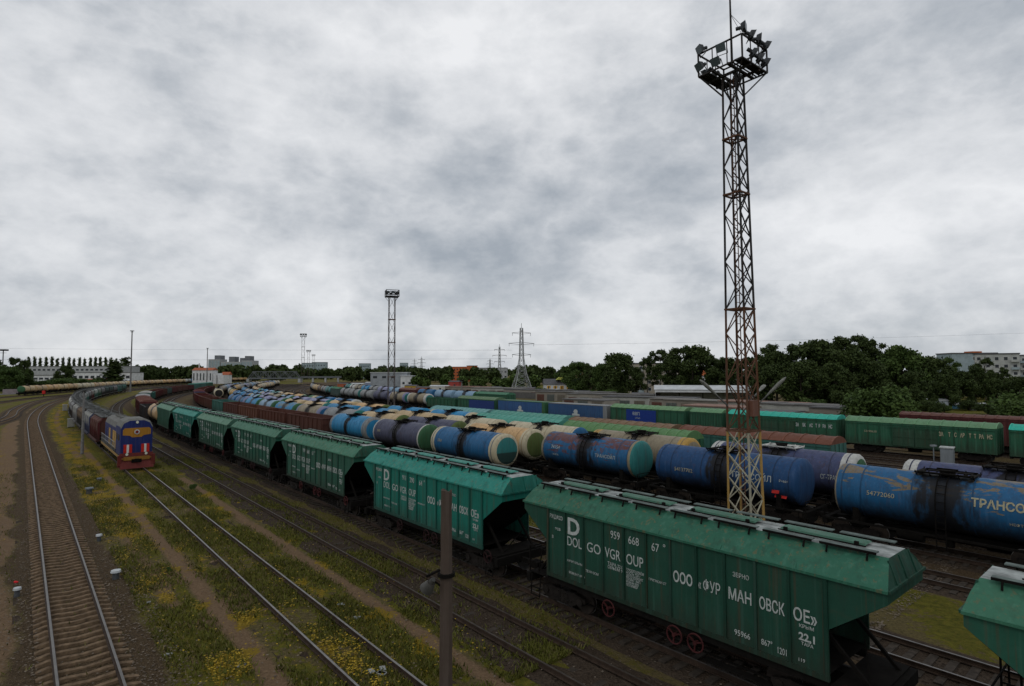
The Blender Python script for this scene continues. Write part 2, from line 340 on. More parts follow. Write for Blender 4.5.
# ballast material for raised beds
m, nt_, b = newmat('track_ballast'); vg = nd(nt_, 'ShaderNodeTexCoord').outputs['Object']
vor = nd(nt_, 'ShaderNodeTexVoronoi', ins={'Scale': 13.}); nt_.links.new(vg, vor.inputs['Vector'])
hsv = nd(nt_, 'ShaderNodeHueSaturation', ins={'Saturation': .0, 'Value': 1.}); nt_.links.new(vor.outputs['Color'], hsv.inputs['Color'])
c = mixc(nt_, hsv.outputs[0], (.010, .007, .005), (.065, .048, .034)); c = mixc(nt_, ramp(nt_, noise(nt_, vg, 1.2, 5), .4, .7), c, (.040, .028, .019))
nt_.links.new(c, b.inputs['Base Color']); b.inputs['Roughness'].default_value = .95; b.inputs['Specular IOR Level'].default_value = .1
bmp = nd(nt_, 'ShaderNodeBump', ins={'Strength': 1., 'Distance': .06}); nt_.links.new(vor.outputs['Distance'], bmp.inputs['Height']); nt_.links.new(bmp.outputs[0], b.inputs['Normal'])
ballast_mat = m
# ---------------------------------------------------------------- railway tracks
SLG = {}
def sleeper_geo(kind):
    if kind in SLG: return SLG[kind]
    mb = MB()
    if kind == 'concrete':      # trapezoid section, dipped in the middle
        rs = []
        for y, h, w in ((-1.24, .13, .12), (-.92, .20, .14), (-.5, .19, .13), (0, .145, .11), (.5, .19, .13), (.92, .20, .14), (1.24, .13, .12)):
            rs.append([(-w, y, .0), (w, y, .0), (w*.72, y, h), (-w*.72, y, h)])
        mb.rings(rs); mb.poly(rs[0]); mb.poly(rs[-1][::-1]); me = mb.mesh('sleeper', sleeper_mat)
    else:
        mb.box((0, 0, .07), (.24, 2.7, .14)); me = mb.mesh('sleeper', sleeper_wood)
    SLG[kind] = me; return me
def rail_mesh(t, s, u0, u1, top, z0, step=2.5):
    prof = [(-.07, 0), (.07, 0), (.07, .025), (.015, .04), (.015, .13), (.037, .14), (.037, .178), (-.037, .178), (-.037, .14), (-.015, .13), (-.015, .04), (-.07, .025)]
    rs = []
    for u in np.arange(u0, u1, step):
        p = t.at(u); h = t.head(u); n = Vector((-sin(h), cos(h), 0)); rs.append([p+n*(s+a)+Vector((0, 0, z0+b)) for a, b in prof])
    mb = MB(); k = len(prof); mb.rings(rs)
    for i in range(len(mb.f)):
        if i % k in (6,): mb.m[i] = 1
    mb.poly(rs[0][::-1]); return mb.mesh('rail', [rail_side, top])
def lay_track(key, u0, u1, top, kind, n_ind, bed, zs=0., step=2.5, sl_end=None, jitter=0.):
    t = TR[key]; mb = MB(); w = 1.38
    rs = []
    for u in np.arange(u0, u1, 3.):
        p = t.at(u); h = t.head(u); n = Vector((-sin(h), cos(h), 0))
        rs.append([p+n*a+Vector((0, 0, z)) for a, z in ((-w-.45, -.03), (-w, bed), (-.85, bed+.02), (0, bed-.01), (.85, bed+.02), (w, bed), (w+.45, -.03))])
    mb.rings(rs, closed=False, sm=True)
    root = obj('railway_track', mb.mesh('ballast_bed', ballast_mat)); tag(root, kind='structure')
    zt = {'B': .06, 'C': .07}.get(key, zs+.19 if kind == 'concrete' else zs+.14)
    for s in (-.76, .76): obj('rail', rail_mesh(t, s, u0, u1, top, zt-.004, step), root)
    cnt = 0; rest = MB(); me = sleeper_geo(kind); base = [Vector(v.co) for v in me.vertices]; fs = [tuple(p.vertices) for p in me.polygons]
    r = random.Random(hash(key) % 100 if False else len(key)+ord(key[0]))
    u = max(u0+1, 0 if n_ind == 0 else u0+1); first = True
    for u in np.arange(u0+.5, sl_end or u1-2, .56 if u1-u0 < 900 else .6):
        p = t.at(u); h = t.head(u)+r.uniform(-1, 1)*jitter*.06; z = zs-r.random()*jitter*.07; p = Vector((p.x, p.y, z)); 
        if n_ind and u > 11 and cnt < n_ind:
            o = obj('sleeper', me, root, p); o.rotation_euler = (0, 0, h); cnt += 1
        else:
            R = Matrix.Rotation(h, 3, 'Z'); rest.add([R @ v+p for v in base], fs)
    if rest.v:
        o = obj('sleeper', rest.mesh('sleepers', sleeper_mat if kind == 'concrete' else sleeper_wood), root); tag(o, kind='stuff')
    return root
lay_track('A', 0, 640, rail_top, 'concrete', 100, -.045, -.10, 2.5, 330)
lay_track('B', 0, 500, rail_dull, 'concrete', 90, -.06, -.205, 2.5, 120, 1.)
lay_track('C', -4, 520, rail_c, 'wood', 90, .0, -.13, 2.5, 90, .6)
lay_track('D', -14, 520, rail_c, 'wood', 0, .02, -.05, 4, 200, .3)
lay_track('D1', -14, 520, rail_dull, 'wood', 60, .03, -.05, 3, 60, .4)
lay_track('D2', -14, 520, rail_dull, 'wood', 60, .03, -.04, 3, 70, .4)
for k in ('E', 'F', 'G', 'H', 'I'): lay_track(k, -14, 500, rail_dull, 'wood', 0, .05, -.03, 5, 60, .2)
for k in ('H1', 'H2', 'H3', 'H4', 'J'): lay_track(k, -14, 420, rail_dull, 'wood', 0, .05, -.03, 5, 110, .2)
lay_track('A2', 0, 500, rail_top, 'concrete', 0, .10, 0, 3, 330); lay_track('A3', 0, 480, rail_top, 'concrete', 0, .10, 0, 3, 330)
lay_track('T', 0, 560, rail_dull, 'concrete', 0, .10, 0, 5, 150)
# ---------------------------------------------------------------- wagons
RT = .27; WR = .475
GEO = {}
def geo(key, fn):
    if key not in GEO: GEO[key] = fn()
    return GEO[key]
MCACHE = {}
def part(name, key, fn, mats, parent, loc=None):
    mats = mats if isinstance(mats, (list, tuple)) else [mats]
    k = (key, tuple(m.name for m in mats))
    if k not in MCACHE: MCACHE[k] = geo(key, fn).mesh(name, mats)
    return obj(name, MCACHE[k], parent, loc)
def g_wheelset(n):
    mb = MB(); 
    for s in (-1, 1):
        y = s*.76
        mb.cyl((0, y-.065, 0), (0, y+.065, 0), WR, n=n, m=0, mc=0)
        mb.cyl((0, y-s*.075, 0), (0, y-s*.045, 0), WR+.025, n=n, m=1)
        mb.cyl((0, y, 0), (0, y+s*.13, 0), .13, n=10, m=0)
    mb.cyl((0, -1.0, 0), (0, 1.0, 0), .085, n=8); return mb
def g_bogie(lod):
    mb = MB()
    for s in (-1, 1):
        y = s*1.02
        pts = [(-1.15, .12), (-1.15, -.02), (-.8, -.1), (-.5, -.28), (.5, -.28), (.8, -.1), (1.15, -.02), (1.15, .12), (.62, .24), (.3, .2), (-.3, .2), (-.62, .24)]
        mb.prism([(x, y-.06, z) for x, z in pts], (0, .12, 0))
        for x in (-.925, .925):
            mb.cyl((x, y-.13, 0), (x, y+.13, 0), .16, n=8)
        if lod == 0:
            for x in (-.2, 0, .2): mb.cyl((x, y+s*.03, -.25), (x, y+s*.03, .12), .085, n=8)
            mb.bar((-.5, y+s*.08, -.1), (.5, y+s*.08, -.1), .05)
    mb.box((0, 0, .05), (.45, 2.0, .3)); return mb
def bogie(parent, x, lod):
    b = part('bogie', ('bogie', lod), lambda: g_bogie(lod), bogie_mat, parent, (x, 0, RT+WR))
    if lod < 2:
        for dx in (-.925, .925): part('wheelset', ('ws', lod), lambda: g_wheelset(20 if lod == 0 else 10), [wheel_mat, tread_mat], b, (dx, 0, 0))
def g_coupler(Lc, Lb, s=1):
    mb = MB(); mb.bar((s*(Lb), 0, 1.06), (s*(Lc-.18), 0, 1.06), .14, .2); mb.box((s*(Lc-.08), 0, 1.06), (.3, .36, .3)); return mb
def couplers(root, key, Lc, Lb):
    for s in (-1, 1): part('coupler', (key, s), lambda: g_coupler(Lc, Lb, s), steel_dark, root)
def g_handwheel(r=.33):
    mb = MB(); n = 18; rs = []
    for i in range(n):
        t = 2*pi*i/n; c = Vector((cos(t)*r, 0, sin(t)*r)); e = Vector((cos(t), 0, sin(t)))
        rs.append([c+e*(.028*cos(a))+Vector((0, 1, 0))*(.028*sin(a)) for a in [2*pi*k/5 for k in range(5)]])
    rs.append(rs[0]); mb.rings(rs)
    for t in (0.4, .4+2*pi/3, .4+4*pi/3): mb.bar((0, 0, 0), (cos(t)*r, 0, sin(t)*r), .04)
    mb.cyl((0, -.05, 0), (0, .12, 0), .06, n=8); return mb
TXT = {}
def text_mesh(s, size, mat, xs=1.0, off=.0, align='LEFT', sp=1.0):
    k = (s, size, mat.name, xs, off, align, sp)
    if k in TXT: return TXT[k]
    cu = bpy.data.curves.new('lettering', 'FONT'); cu.body = s; cu.size = size; cu.extrude = .003; cu.offset = off; cu.align_x = align; cu.resolution_u = 3
    cu.space_character = sp; cu.space_line = .85
    o = bpy.data.objects.new('tmp', cu); COL.objects.link(o); bpy.context.view_layer.update()
    me = bpy.data.meshes.new_from_object(o.evaluated_get(bpy.context.evaluated_depsgraph_get())); bpy.data.objects.remove(o); bpy.data.curves.remove(cu)
    me.transform(Matrix.Scale(xs, 4, (1, 0, 0))); me.transform(Matrix.Rotation(pi/2, 4, 'X')); me.materials.clear(); me.materials.append(mat); me.name = 'lettering'
    TXT[k] = me; return me
def letter(parent, s, x, y, z, size, mat=None, **k):
    o = obj('lettering', text_mesh(s, size, mat or white_mat, **k), parent, (x, y, z)); return o

# ---- grain hopper
HW, HSILL, HEAVE, HTOP, HL, HOV, HIN = 1.36, 1.6, 4.12, 4.74, 5.2, 1.42, .74
def g_hop_body(n):
    mb = MB(); zb, zc = HEAVE-.32, 2.75
    prof = [(-HL-HOV, HEAVE), (-HL-HOV, zb), (-HL, zc), (-HL, HSILL), (HL, HSILL), (HL, zc), (HL+HOV, zb), (HL+HOV, HEAVE)]
    for s in (-1, 1): mb.poly([(x, s*(HW-.0), z) for x, z in (prof if s > 0 else prof[::-1])])
    for s in (-1, 1):
        X = lambda a: s*a
        mb.poly([(X(HL+HOV), -HW, HEAVE), (X(HL+HOV), HW, HEAVE), (X(HL+HOV), HW, zb), (X(HL+HOV), -HW, zb)], 0)
        mb.poly([(X(HL+HOV), -HW, zb), (X(HL+HOV), HW, zb), (X(HL-.35), HW-.02, 2.45), (X(HL-.35), -HW+.02, 2.45)], 1)  # slope sheets under the overhang take the dark slot as painted shade
        mb.poly([(X(HL-.35), -HW+.02, 2.45), (X(HL-.35), HW-.02, 2.45), (X(HL-1.9), HW-.02, HSILL-.1), (X(HL-1.9), -HW+.02, HSILL-.1)], 1)
    # funnels below
    for cx in (-3.6, -1.2, 1.2, 3.6):
        a = [(cx-1.1, -1.2, HSILL), (cx+1.1, -1.2, HSILL), (cx+1.1, 1.2, HSILL), (cx-1.1, 1.2, HSILL)]; b_ = [(cx-.35, -.5, .75), (cx+.35, -.5, .75), (cx+.35, .5, .75), (cx-.35, .5, .75)]
        mb.rings([a, b_], 1); mb.poly(b_, 1)
    mb.poly([(-HL, -HW, HSILL), (HL, -HW, HSILL), (HL, HW, HSILL), (-HL, HW, HSILL)], 1)
    return mb
def g_hop_stiles(n):
    mb = MB(); 
    for i in range(n+1):
        x = -HL+2*HL*i/n
        for s in (-1, 1): mb.box((x, s*(HW+.025), (HSILL+HEAVE)/2-.03), (.075 if 0 < i < n else .11, .06, HEAVE-HSILL-.06))
    for s in (-1, 1): mb.box((0, s*(HW+.015), HSILL-.06), (2*HL+.1, .09, .14))
    return mb
def g_hop_roof():
    mb = MB(); e = HL+HOV+.03; ti = e-.20; w = HW+.04
    P = lambda x, y, z: (x, y, z)
    # slanted sides in panels with a little sag so the sheets read as separate
    n = 6; xs = [-e+2*e*i/n for i in range(n+1)]; tx = [-ti+2*ti*i/n for i in range(n+1)]
    for s in (-1, 1):
        for i in range(n):
            mb.add([P(xs[i], s*w, HEAVE), P(xs[i+1], s*w, HEAVE), P((xs[i+1]+tx[i+1])/2, s*(HW-HIN*.48), (HEAVE+HTOP)/2+.07), P((xs[i]+tx[i])/2, s*(HW-HIN*.48), (HEAVE+HTOP)/2+.07),
                    P(tx[i+1], s*(HW-HIN), HTOP), P(tx[i], s*(HW-HIN), HTOP)], [(0, 1, 2, 3), (3, 2, 4, 5)])
        for i in range(1, n):
            mb.bar((xs[i], s*(w+.004), HEAVE+.012), (tx[i], s*(HW-HIN), HTOP+.005), .045, .03)
        mb.bar((-e, s*(w+.01), HEAVE-.01), (e, s*(w+.01), HEAVE-.01), .05, .07)
    mb.poly([P(-ti, -(HW-HIN), HTOP), P(ti, -(HW-HIN), HTOP), P(ti, HW-HIN, HTOP), P(-ti, HW-HIN, HTOP)], 1)
    for s in (-1, 1):
        a = s*e; t_ = s*ti; mdl = s*(e+ti)/2
        mb.poly([P(a, -w, HEAVE), P(a, w, HEAVE), P(mdl, HW-HIN*.48, (HEAVE+HTOP)/2+.07), P(t_, HW-HIN, HTOP), P(t_, -(HW-HIN), HTOP), P(mdl, -(HW-HIN*.48), (HEAVE+HTOP)/2+.07)], 2)
        for y in (-.75, 0, .75): mb.bar((a+s*.02, y, HEAVE), (t_+s*.02, y, HTOP-.03), .05, .04, 2)
        mb.bar((a+s*.02, -w, HEAVE), (a+s*.02, w, HEAVE), .05, .07, 2)
    return mb
def g_hop_walk():
    mb = MB(); y = -(HW-HIN)+.02
    n = 8; e = HL+HOV-.3
    for s in (-1, 1):
        for i in range(n):
            a = -e+2*e*i/n+.1; b_ = -e+2*e*(i+1)/n-.1
            mb.box(((a+b_)/2, s*(HW-HIN+.06), HTOP+.10), (b_-a, .20, .03), 0); mb.box(((a+b_)/2, s*(HW-HIN+.17), HTOP+.08), (b_-a, .02, .06), 1)
            for x in (a+.2, b_-.2): mb.bar((x, s*(HW-HIN+.15), HTOP+.09), (x, s*(HW-HIN+.24), HTOP-.12), .04, .04, 1)
    return mb
def g_hatch():
    mb = MB(); rs = []
    for x in (-1.15, -1.1, 1.1, 1.15):
        k = .0 if abs(x) > 1.12 else 1
        rs.append([(x, -.24, 0), (x, -.22, .02+.03*k), (x, 0, .03+.05*k), (x, .22, .02+.03*k), (x, .24, 0)])
    mb.rings(rs, closed=False)
    for x in (-.95, .95): mb.box((x, -.33, .06), (.10, .08, .08), 1)
    mb.box((0, -.32, .0), (2.35, .03, .03), 1)
    return mb
def g_hop_frame():
    mb = MB(); Lb = 6.4
    mb.box((0, 0, 1.12), (2*Lb, .4, .34))
    for s in (-1, 1):
        mb.box((s*6.3, 0, 1.15), (.22, 2.9, .34))
        mb.box((s*5.75, 0, 1.36), (1.0, 2.7, .05))                       # end platform
        for y in ((-1.3, 1.3) if s < 0 else ()):
            mb.bar((s*6.35, y, 1.3), (s*6.35, y, 2.35), .04); mb.bar((s*6.35, y, 2.35), (s*5.3, y*.98, 2.35), .04)
            mb.bar((s*5.85, y, 1.36), (s*5.6, y, 2.35), .035)
        if s < 0: mb.bar((s*6.35, -1.3, 2.3), (s*6.35, 1.3, 2.3), .035); mb.bar((s*6.35, -1.3, 1.8), (s*6.35, 1.3, 1.8), .03)
        mb.bar((s*6.2, -.9, 1.3), (s*5.0, -.9, 2.55), .09); mb.bar((s*6.2, .9, 1.3), (s*5.0, .9, 2.55), .09)
        mb.bar((s*6.1, -1.0, 1.35), (s*5.3, .9, 1.9), .04)
        for z in (.55, .85): mb.bar((s*6.1, -1.5, z), (s*5.6, -1.5, z), .04)
        mb.bar((s*6.1, -1.48, .5), (s*6.1, -1.42, 1.3), .035); mb.bar((s*5.6, -1.48, .5), (s*5.6, -1.42, 1.3), .035)
    for s in (-1, 1): mb.box((0, s*1.3, 1.35), (2*HL, .1, .2))
    mb.cyl((-1.6, .3, .95), (-.6, .3, .95), .22, n=10)
    mb.bar((-4, -.9, .7), (4, -.9, .7), .05); mb.bar((1.5, -1.1, .62), (3.6, -1.1, .62), .3, .04)
    return mb
def g_ladder(h, w=.38, r=.022, st=.3):
    mb = MB(); mb.bar((-w/2, 0, 0), (-w/2, 0, h), r*2); mb.bar((w/2, 0, 0), (w/2, 0, h), r*2)
    z = .15
    while z < h: mb.bar((-w/2, 0, z), (w/2, 0, z), r*1.6); z += st
    return mb
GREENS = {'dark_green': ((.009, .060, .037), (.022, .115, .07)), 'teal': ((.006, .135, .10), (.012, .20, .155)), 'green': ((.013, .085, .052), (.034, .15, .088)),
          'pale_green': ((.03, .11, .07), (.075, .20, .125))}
hop_top = plain('hopper_roof_deck', (.26, .28, .27), .7, .6, 2.5)
def hopper(root, tone='green', lod=0, txt=None):
    side, roof = GREENS[tone]
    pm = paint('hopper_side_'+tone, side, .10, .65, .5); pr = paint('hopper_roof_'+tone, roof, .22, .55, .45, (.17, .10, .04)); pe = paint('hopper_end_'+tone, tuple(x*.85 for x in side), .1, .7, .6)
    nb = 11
    part('body', ('hop_body', nb), lambda: g_hop_body(nb), [pm, steel_dark], root)  # dark slot also colours in the shade beneath the green body
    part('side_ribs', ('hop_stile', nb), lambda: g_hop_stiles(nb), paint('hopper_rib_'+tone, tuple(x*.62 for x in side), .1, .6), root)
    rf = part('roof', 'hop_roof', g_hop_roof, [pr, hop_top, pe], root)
    if lod < 2:
        part('walkway', 'hop_walk', g_hop_walk, [plain('walkway_grating', (.10, .125, .115), .8), steel_dark], rf)
        for i in range(4): part('hatch', 'hatch', g_hatch, [paint('hatch_'+tone, tuple(min(1, x*1.3+.03) for x in roof), .12, .3), steel_dark], rf, (-4.6+3.07*i, .12, HTOP+.05))
    part('underframe', 'hop_frame', g_hop_frame, steel_dark, root)
    couplers(root, 'hop_coup', 7.36, 6.3)
    for x in (-4.7, 4.7): bogie(root, x, lod)
    if lod < 2:
        for x in (-2.05, .65, 1.4, 5.75): part('handwheel', 'hw', lambda: g_handwheel(.27), plain('red_handwheel', (.05, .012, .012), .8, .3) if txt is dol else redwheel, root, (x, -HW-.12, 1.15 if x < 5 else 1.30))
        part('ladder', 'hop_lad', lambda: g_ladder(3.0), steel_dark, root, (-(HL+HOV-.35), HW-.3, .8))
    if txt: txt(root)
def bayx(k): return -HL+2*HL*k/11+.09
def txt_dolg(num, parts=True, small=True):
    def f(root):
        y = -HW-.012
        A = lambda s, k, z, size, **kw: letter(root, s, bayx(k)+kw.pop('dx', 0), y, z, size, **kw)
        A('РЖД/RZD', 0, 3.72, .21, xs=.74); A('эсв', 0, 3.30, .18, dx=.3); A('II', 0, 2.95, .18, dx=.12)
        A('D', 1, 3.30, .86, off=.022, xs=1.05)
        A('DOL', 1, 2.86, .50, xs=.74); A('GO', 2, 2.86, .50, xs=.90, dx=.06); A('VGR', 3, 2.86, .50, xs=.72); A('OUP', 4, 2.86, .50, xs=.72)
        n = num.split(); A(n[0], 3, 3.58, .38, dx=.26, xs=.76); A(n[1], 4, 3.56, .38, dx=.10, xs=.82); A(n[2], 5, 3.54, .38, dx=.12, xs=.82); A('°', 5, 3.60, .34, dx=.56)
        A('ООО', 6, 2.78, .46, xs=.68, off=.01)
        A('«', 7, 2.80, .40, dx=-.04, xs=.55); A('ФУР', 7, 2.78, .46, dx=.12, xs=.62, off=.002); A('МАН', 8, 2.78, .46, xs=.70, off=.006); A('ОВСК', 9, 2.78, .46, xs=.56, off=.006); A('ОЕ»', 10, 2.78, .46, xs=.74, off=.006)
        A('ЗЕРНО', 8, 3.46, .18, dx=.16, xs=.85)
        if small:
            A('ТАРА 22,0\nОБЪЁМ 96', 3, 2.62, .15, dx=.12); A('ГРУЗОПОДЪЁМ\nНОСТЬ 72,0 т\nДЕПО РЕМОНТ\nПРОБЕГ КАП\nРЕМ 04.2021\nПОЛИМЕР', 4, 2.62, .12, xs=.8)
            A('ПРИПИСАН СТ', 5, 2.55, .11, xs=.85); A('КАПИТАЛЬНЫЙ', 1, 2.25, .11); A('РЕМОНТ 07.19', 1, 1.82, .12, dx=.1); A('ТЕХН ОСМ', 2, 2.10, .12)
            A('95966', 8, 1.80, .23, dx=.18, xs=.85); A('867°', 9, 1.80, .23, dx=.04, xs=.75); A('1201', 9, 1.72, .25, dx=.48, xs=.6); A('КРЫМ', 10, 2.62, .13, dx=.15)
            A('22,1', 10, 2.30, .27, dx=.14, off=.008); A('ТАРА', 10, 2.17, .12, dx=.2); A('119', 10, 1.72, .13, dx=.1)
    return f
# ---- tank wagon
def g_tank(r, hl, band, n=24):
    mb = MB(); rs = []; ms = []
    # x stations with domed ends
    def ring(x, rr): return [(x, rr*sin(2*pi*i/n), 2.78+rr*cos(2*pi*i/n)) for i in range(n)]
    dome = [(hl+.27, .001), (hl+.26, .35), (hl+.22, .62), (hl+.18, .80), (hl+.11, .94), (hl, 1.0)]
    st = [(-x, k) for x, k in dome]
    for i, xx in enumerate((-hl+band, -hl*.5, -1.0, 1.0, hl*.5, hl-band, hl)): st.append((xx, 1.0))
    st += [(x, k) for x, k in dome[::-1]][1:]
    R_ = [ring(x, r*k) for x, k in st]
    ms = []
    for a, b_ in zip(st, st[1:]):
        c = (a[0]+b_[0])/2
        ms.append(2 if abs(c) > hl+.005 and min(a[1], b_[1]) < (.70 if band > .5 else .95) else (1 if abs(c) > hl-band-.001 else 0))
    mb.rings(R_, sm=True, ms=ms)
    return mb
def g_bands(r):
    mb = MB(); n = 24
    for x in (-4.55, -3.6, -1.25, 1.25, 3.6, 4.55):
        rs = []
        for dx in (-.035, .035): rs.append([(x+dx, (r+.014)*sin(2*pi*i/n), 2.78+(r+.014)*cos(2*pi*i/n)) for i in range(n)])
        mb.rings(rs, sm=True)
    return mb
def g_tank_frame():
    mb = MB(); mb.box((0, 0, 1.1), (11.0, .5, .36))
    for s in (-1, 1):
        mb.box((s*5.45, 0, 1.12), (.25, 2.9, .36)); mb.box((s*3.9, 0, 1.25), (.5, 2.4, .5))
        mb.bar((-5.4, s*1.42, 1.28), (5.4, s*1.42, 1.28), .14, .1)
        for x in (-3.9, 3.9):
            mb.prism([(x-.15, s*.4, 1.2), (x-.15, s*1.3, 1.2), (x-.15, s*1.3, 2.05), (x-.15, s*.9, 1.62)], (.3, 0, 0))
        for y in (-1.38, 1.38): mb.bar((s*5.5, y, .5), (s*5.5, y, 1.9), .035); 
        mb.bar((s*5.5, -1.38, 1.9), (s*5.5, 1.38, 1.9), .035); mb.bar((s*5.5, -1.38, .5), (s*5.1, -1.38, .5), .035); mb.bar((s*5.1, -1.38, .5), (s*5.1, -1.38, 1.2), .035)
    mb.cyl((-2.2, -.4, .85), (-1.0, -.4, .85), .25, n=10); mb.cyl((0, 0, .55), (0, 0, 1.4), .2, n=10); mb.bar((-3.5, .6, .7), (3.5, .6, .7), .05)
    mb.cyl((1.4, .5, .8), (2.4, .5, .8), .2, n=10)
    return mb
def g_platform():
    mb = MB(); z = 4.25
    for s in (-1, 1):
        mb.box((0, s*.52, z), (2.2, .42, .05)); 
        mb.bar((-1.1, s*.75, z+.04), (1.1, s*.75, z+.04), .05)
    for x in (-1.1, 1.1): mb.box((x, 0, z), (.3, 1.5, .05))
    for x in (-1.2, -.6, 0, .6, 1.2):
        for s in (-1, 1): mb.bar((x, s*.72, z), (x, s*.78, z+.10), .045)
        mb.bar((x, -.45, 4.05), (x, -.72, z), .04); mb.bar((x, .45, 4.05), (x, .72, z), .04)
    return mb
def g_manhole():
    mb = MB(); mb.cyl((0, 0, 4.08), (0, 0, 4.36), .34, n=14, sm=True); mb.cyl((0, 0, 4.36), (0, 0, 4.42), .38, n=14); mb.bar((-.45, 0, 4.45), (.45, 0, 4.45), .07); mb.cyl((.75, 0, 4.1), (.75, 0, 4.3), .09, n=8); return mb
def g_tank_ladder():
    mb = MB(); r = 1.42+.1
    for x in (-.2, .2):
        pr = None
        for k in range(8):
            t = k/7*1.55; p = (x, -r*cos(pi/2*0+ (pi/2-t)*1.0) if False else -r*sin(pi/2-t*.93), 2.78+r*sin(t*.93))
            if pr: mb.bar(pr, p, .045)
            pr = p
        mb.bar((x, -r, 2.78), (x, -r+.02, .7), .045)
    for k in range(7):
        z = .8+.3*k; mb.bar((-.2, -r, z), (.2, -r, z), .03)
    for k in range(5):
        t = (k+.5)/5*1.4; mb.bar((-.2, -r*cos(t), 2.78+r*sin(t)), (.2, -r*cos(t), 2.78+r*sin(t)), .03)
    return mb
TC = {'blue': (.006, .095, .225), 'bright_blue': (.010, .185, .37), 'deep_blue': (.006, .050, .145), 'cream': (.46, .33, .17), 'tan': (.40, .27, .14), 'orange_cream': (.50, .31, .14), 'pale_cream': (.46, .40, .27),
      'purple': (.046, .058, .125), 'navy': (.055, .06, .105), 'grey': (.20, .21, .21), 'lilac': (.20, .21, .34), 'light_blue': (.18, .30, .42), 'teal': (.02, .17, .16), 'green': (.03, .11, .045), 'olive': (.085, .12, .03),
      'white': (.44, .44, .41), 'yellow': (.42, .25, .05), 'dark': (.03, .03, .03), 'brown': (.13, .08, .045), 'khaki': (.24, .20, .13), 'black': (.012, .012, .012)}
CN = {'bright_blue': 'bright blue', 'deep_blue': 'deep blue', 'orange_cream': 'orange cream', 'pale_cream': 'pale cream', 'light_blue': 'light blue'}
def cname(c): return CN.get(c, c.replace('_', ' '))
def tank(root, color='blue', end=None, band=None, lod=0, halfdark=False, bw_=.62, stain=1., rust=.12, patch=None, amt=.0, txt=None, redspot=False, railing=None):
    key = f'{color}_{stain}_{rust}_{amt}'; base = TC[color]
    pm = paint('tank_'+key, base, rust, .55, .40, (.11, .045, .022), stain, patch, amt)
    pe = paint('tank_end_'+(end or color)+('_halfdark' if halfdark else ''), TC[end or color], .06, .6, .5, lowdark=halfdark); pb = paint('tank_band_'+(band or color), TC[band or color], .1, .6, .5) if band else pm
    n = 24 if lod < 2 else 14
    part('shell', ('tank', n, bool(band), bw_), lambda: g_tank(1.42, 4.82, bw_ if band else .3, n), [pm, pb, pe], root)
    if lod < 2: part('strap', 'bands', lambda: g_bands(1.42), paint('strap_'+color, tuple(x*.6 for x in base), .2, .5), root)
    part('platform', 'plat', g_platform, steel_dark if railing is None else plain('pale_platform_'+railing, TC[railing], .7), root)
    part('manhole', 'manh', g_manhole, steel_dark, root)
    if lod < 2: part('ladder', 'tlad', g_tank_ladder, steel_dark, root, (.0, 0, 0))
    part('underframe', 'tfr', g_tank_frame, steel_dark, root)
    if lod < 2: couplers(root, 'tcoup', 6.01, 5.4)
    for x in (-3.9, 3.9): bogie(root, x, lod)
    if redspot: part('hazard_plate', 'hazp', lambda: _haz(), plain('red_hazard_plate', (.42, .02, .015), .6), root)
    if txt: txt(root)
def _haz():
    mb = MB(); n = 14
    for (x, z, w, h) in ((3.75, 2.25, .22, .13), (4.0, 1.98, .36, .13)):
        mb.box((x, -1.42*cos(math.asin((2.78-z)/1.42))-.03, z), (2*w, .02, 2*h), rot=Matrix.Rotation(-math.asin((2.78-z)/1.42), 3, 'X'))
    return mb
def curved_text(root, s, x, z, size, mat, r=1.432, **k):
    """lettering wrapped on the shell: each vertex follows the cylinder"""
    kk = ('cv', s, x, z, size, mat.name)
    if kk not in TXT:
        me = text_mesh(s, size, mat, **k).copy()
        bm = __import__('bmesh').new(); bm.from_mesh(me)
        for v in bm.verts:
            zz_ = v.co.z; t = (z-2.78+zz_)/r; lift = .004 if v.co.y < 0 else 0
            v.co = Vector((v.co.x+x, -(r+lift)*cos(t), 2.78+(r+lift)*sin(t)))
        bm.to_mesh(me); bm.free(); TXT[kk] = me
    return obj('lettering', TXT[kk], root)
# ---- gondola
def g_gond_body():
    mb = MB(); L_, w, z0, z1 = 6.4, 1.5, 1.3, 3.45; t = .08
    for s in (-1, 1):
        mb.box((0, s*w, (z0+z1)/2), (2*L_, t, z1-z0)); mb.box((s*L_, 0, (z0+z1)/2), (t, 2*w, z1-z0))
        mb.box((0, s*(w+.03), z1-.06), (2*L_+.16, .16, .13)); mb.box((s*(L_+.03), 0, z1-.06), (.16, 2*w, .13))
        for i in range(9):
            x = -L_+.1+(2*L_-.2)*i/8; mb.box((x, s*(w+.09), (z0+z1)/2-.05), (.16, .12, z1-z0-.1))
        for y in (-.75, .0, .75): mb.box((s*(L_+.08), y, (z0+z1)/2), (.1, .12, z1-z0-.1))
        for z in (1.85, 2.7): mb.box((s*(L_+.08), 0, z), (.08, 2*w-.1, .10))
    mb.box((0, 0, z0), (2*L_, 2*w, .1)); mb.box((0, 0, 1.75), (2*L_-.2, 2*w-.2, .8), 1)
    return mb
def g_wag_frame(Lb):
    mb = MB(); mb.box((0, 0, 1.1), (2*Lb, .4, .3)); mb.box((-.5, .3, .85), (1.2, .5, .4)); mb.bar((-4, -.8, .72), (4, -.8, .72), .06)
    for s in (-1, 1): mb.box((s*(Lb-.1), 0, 1.12), (.2, 2.9, .3))
    return mb
WC = {'brown': (.085, .028, .018), 'rust': (.12, .042, .022), 'green': (.02, .095, .05), 'teal': (.035, .13, .105), 'dark': (.03, .03, .03), 'khaki': (.13, .085, .05), 'grey': (.2, .2, .2), 'greygreen': (.05, .09, .08), 'maroon': (.085, .015, .015), 'pale': (.24, .24, .22), 'red': (.2, .02, .015)}
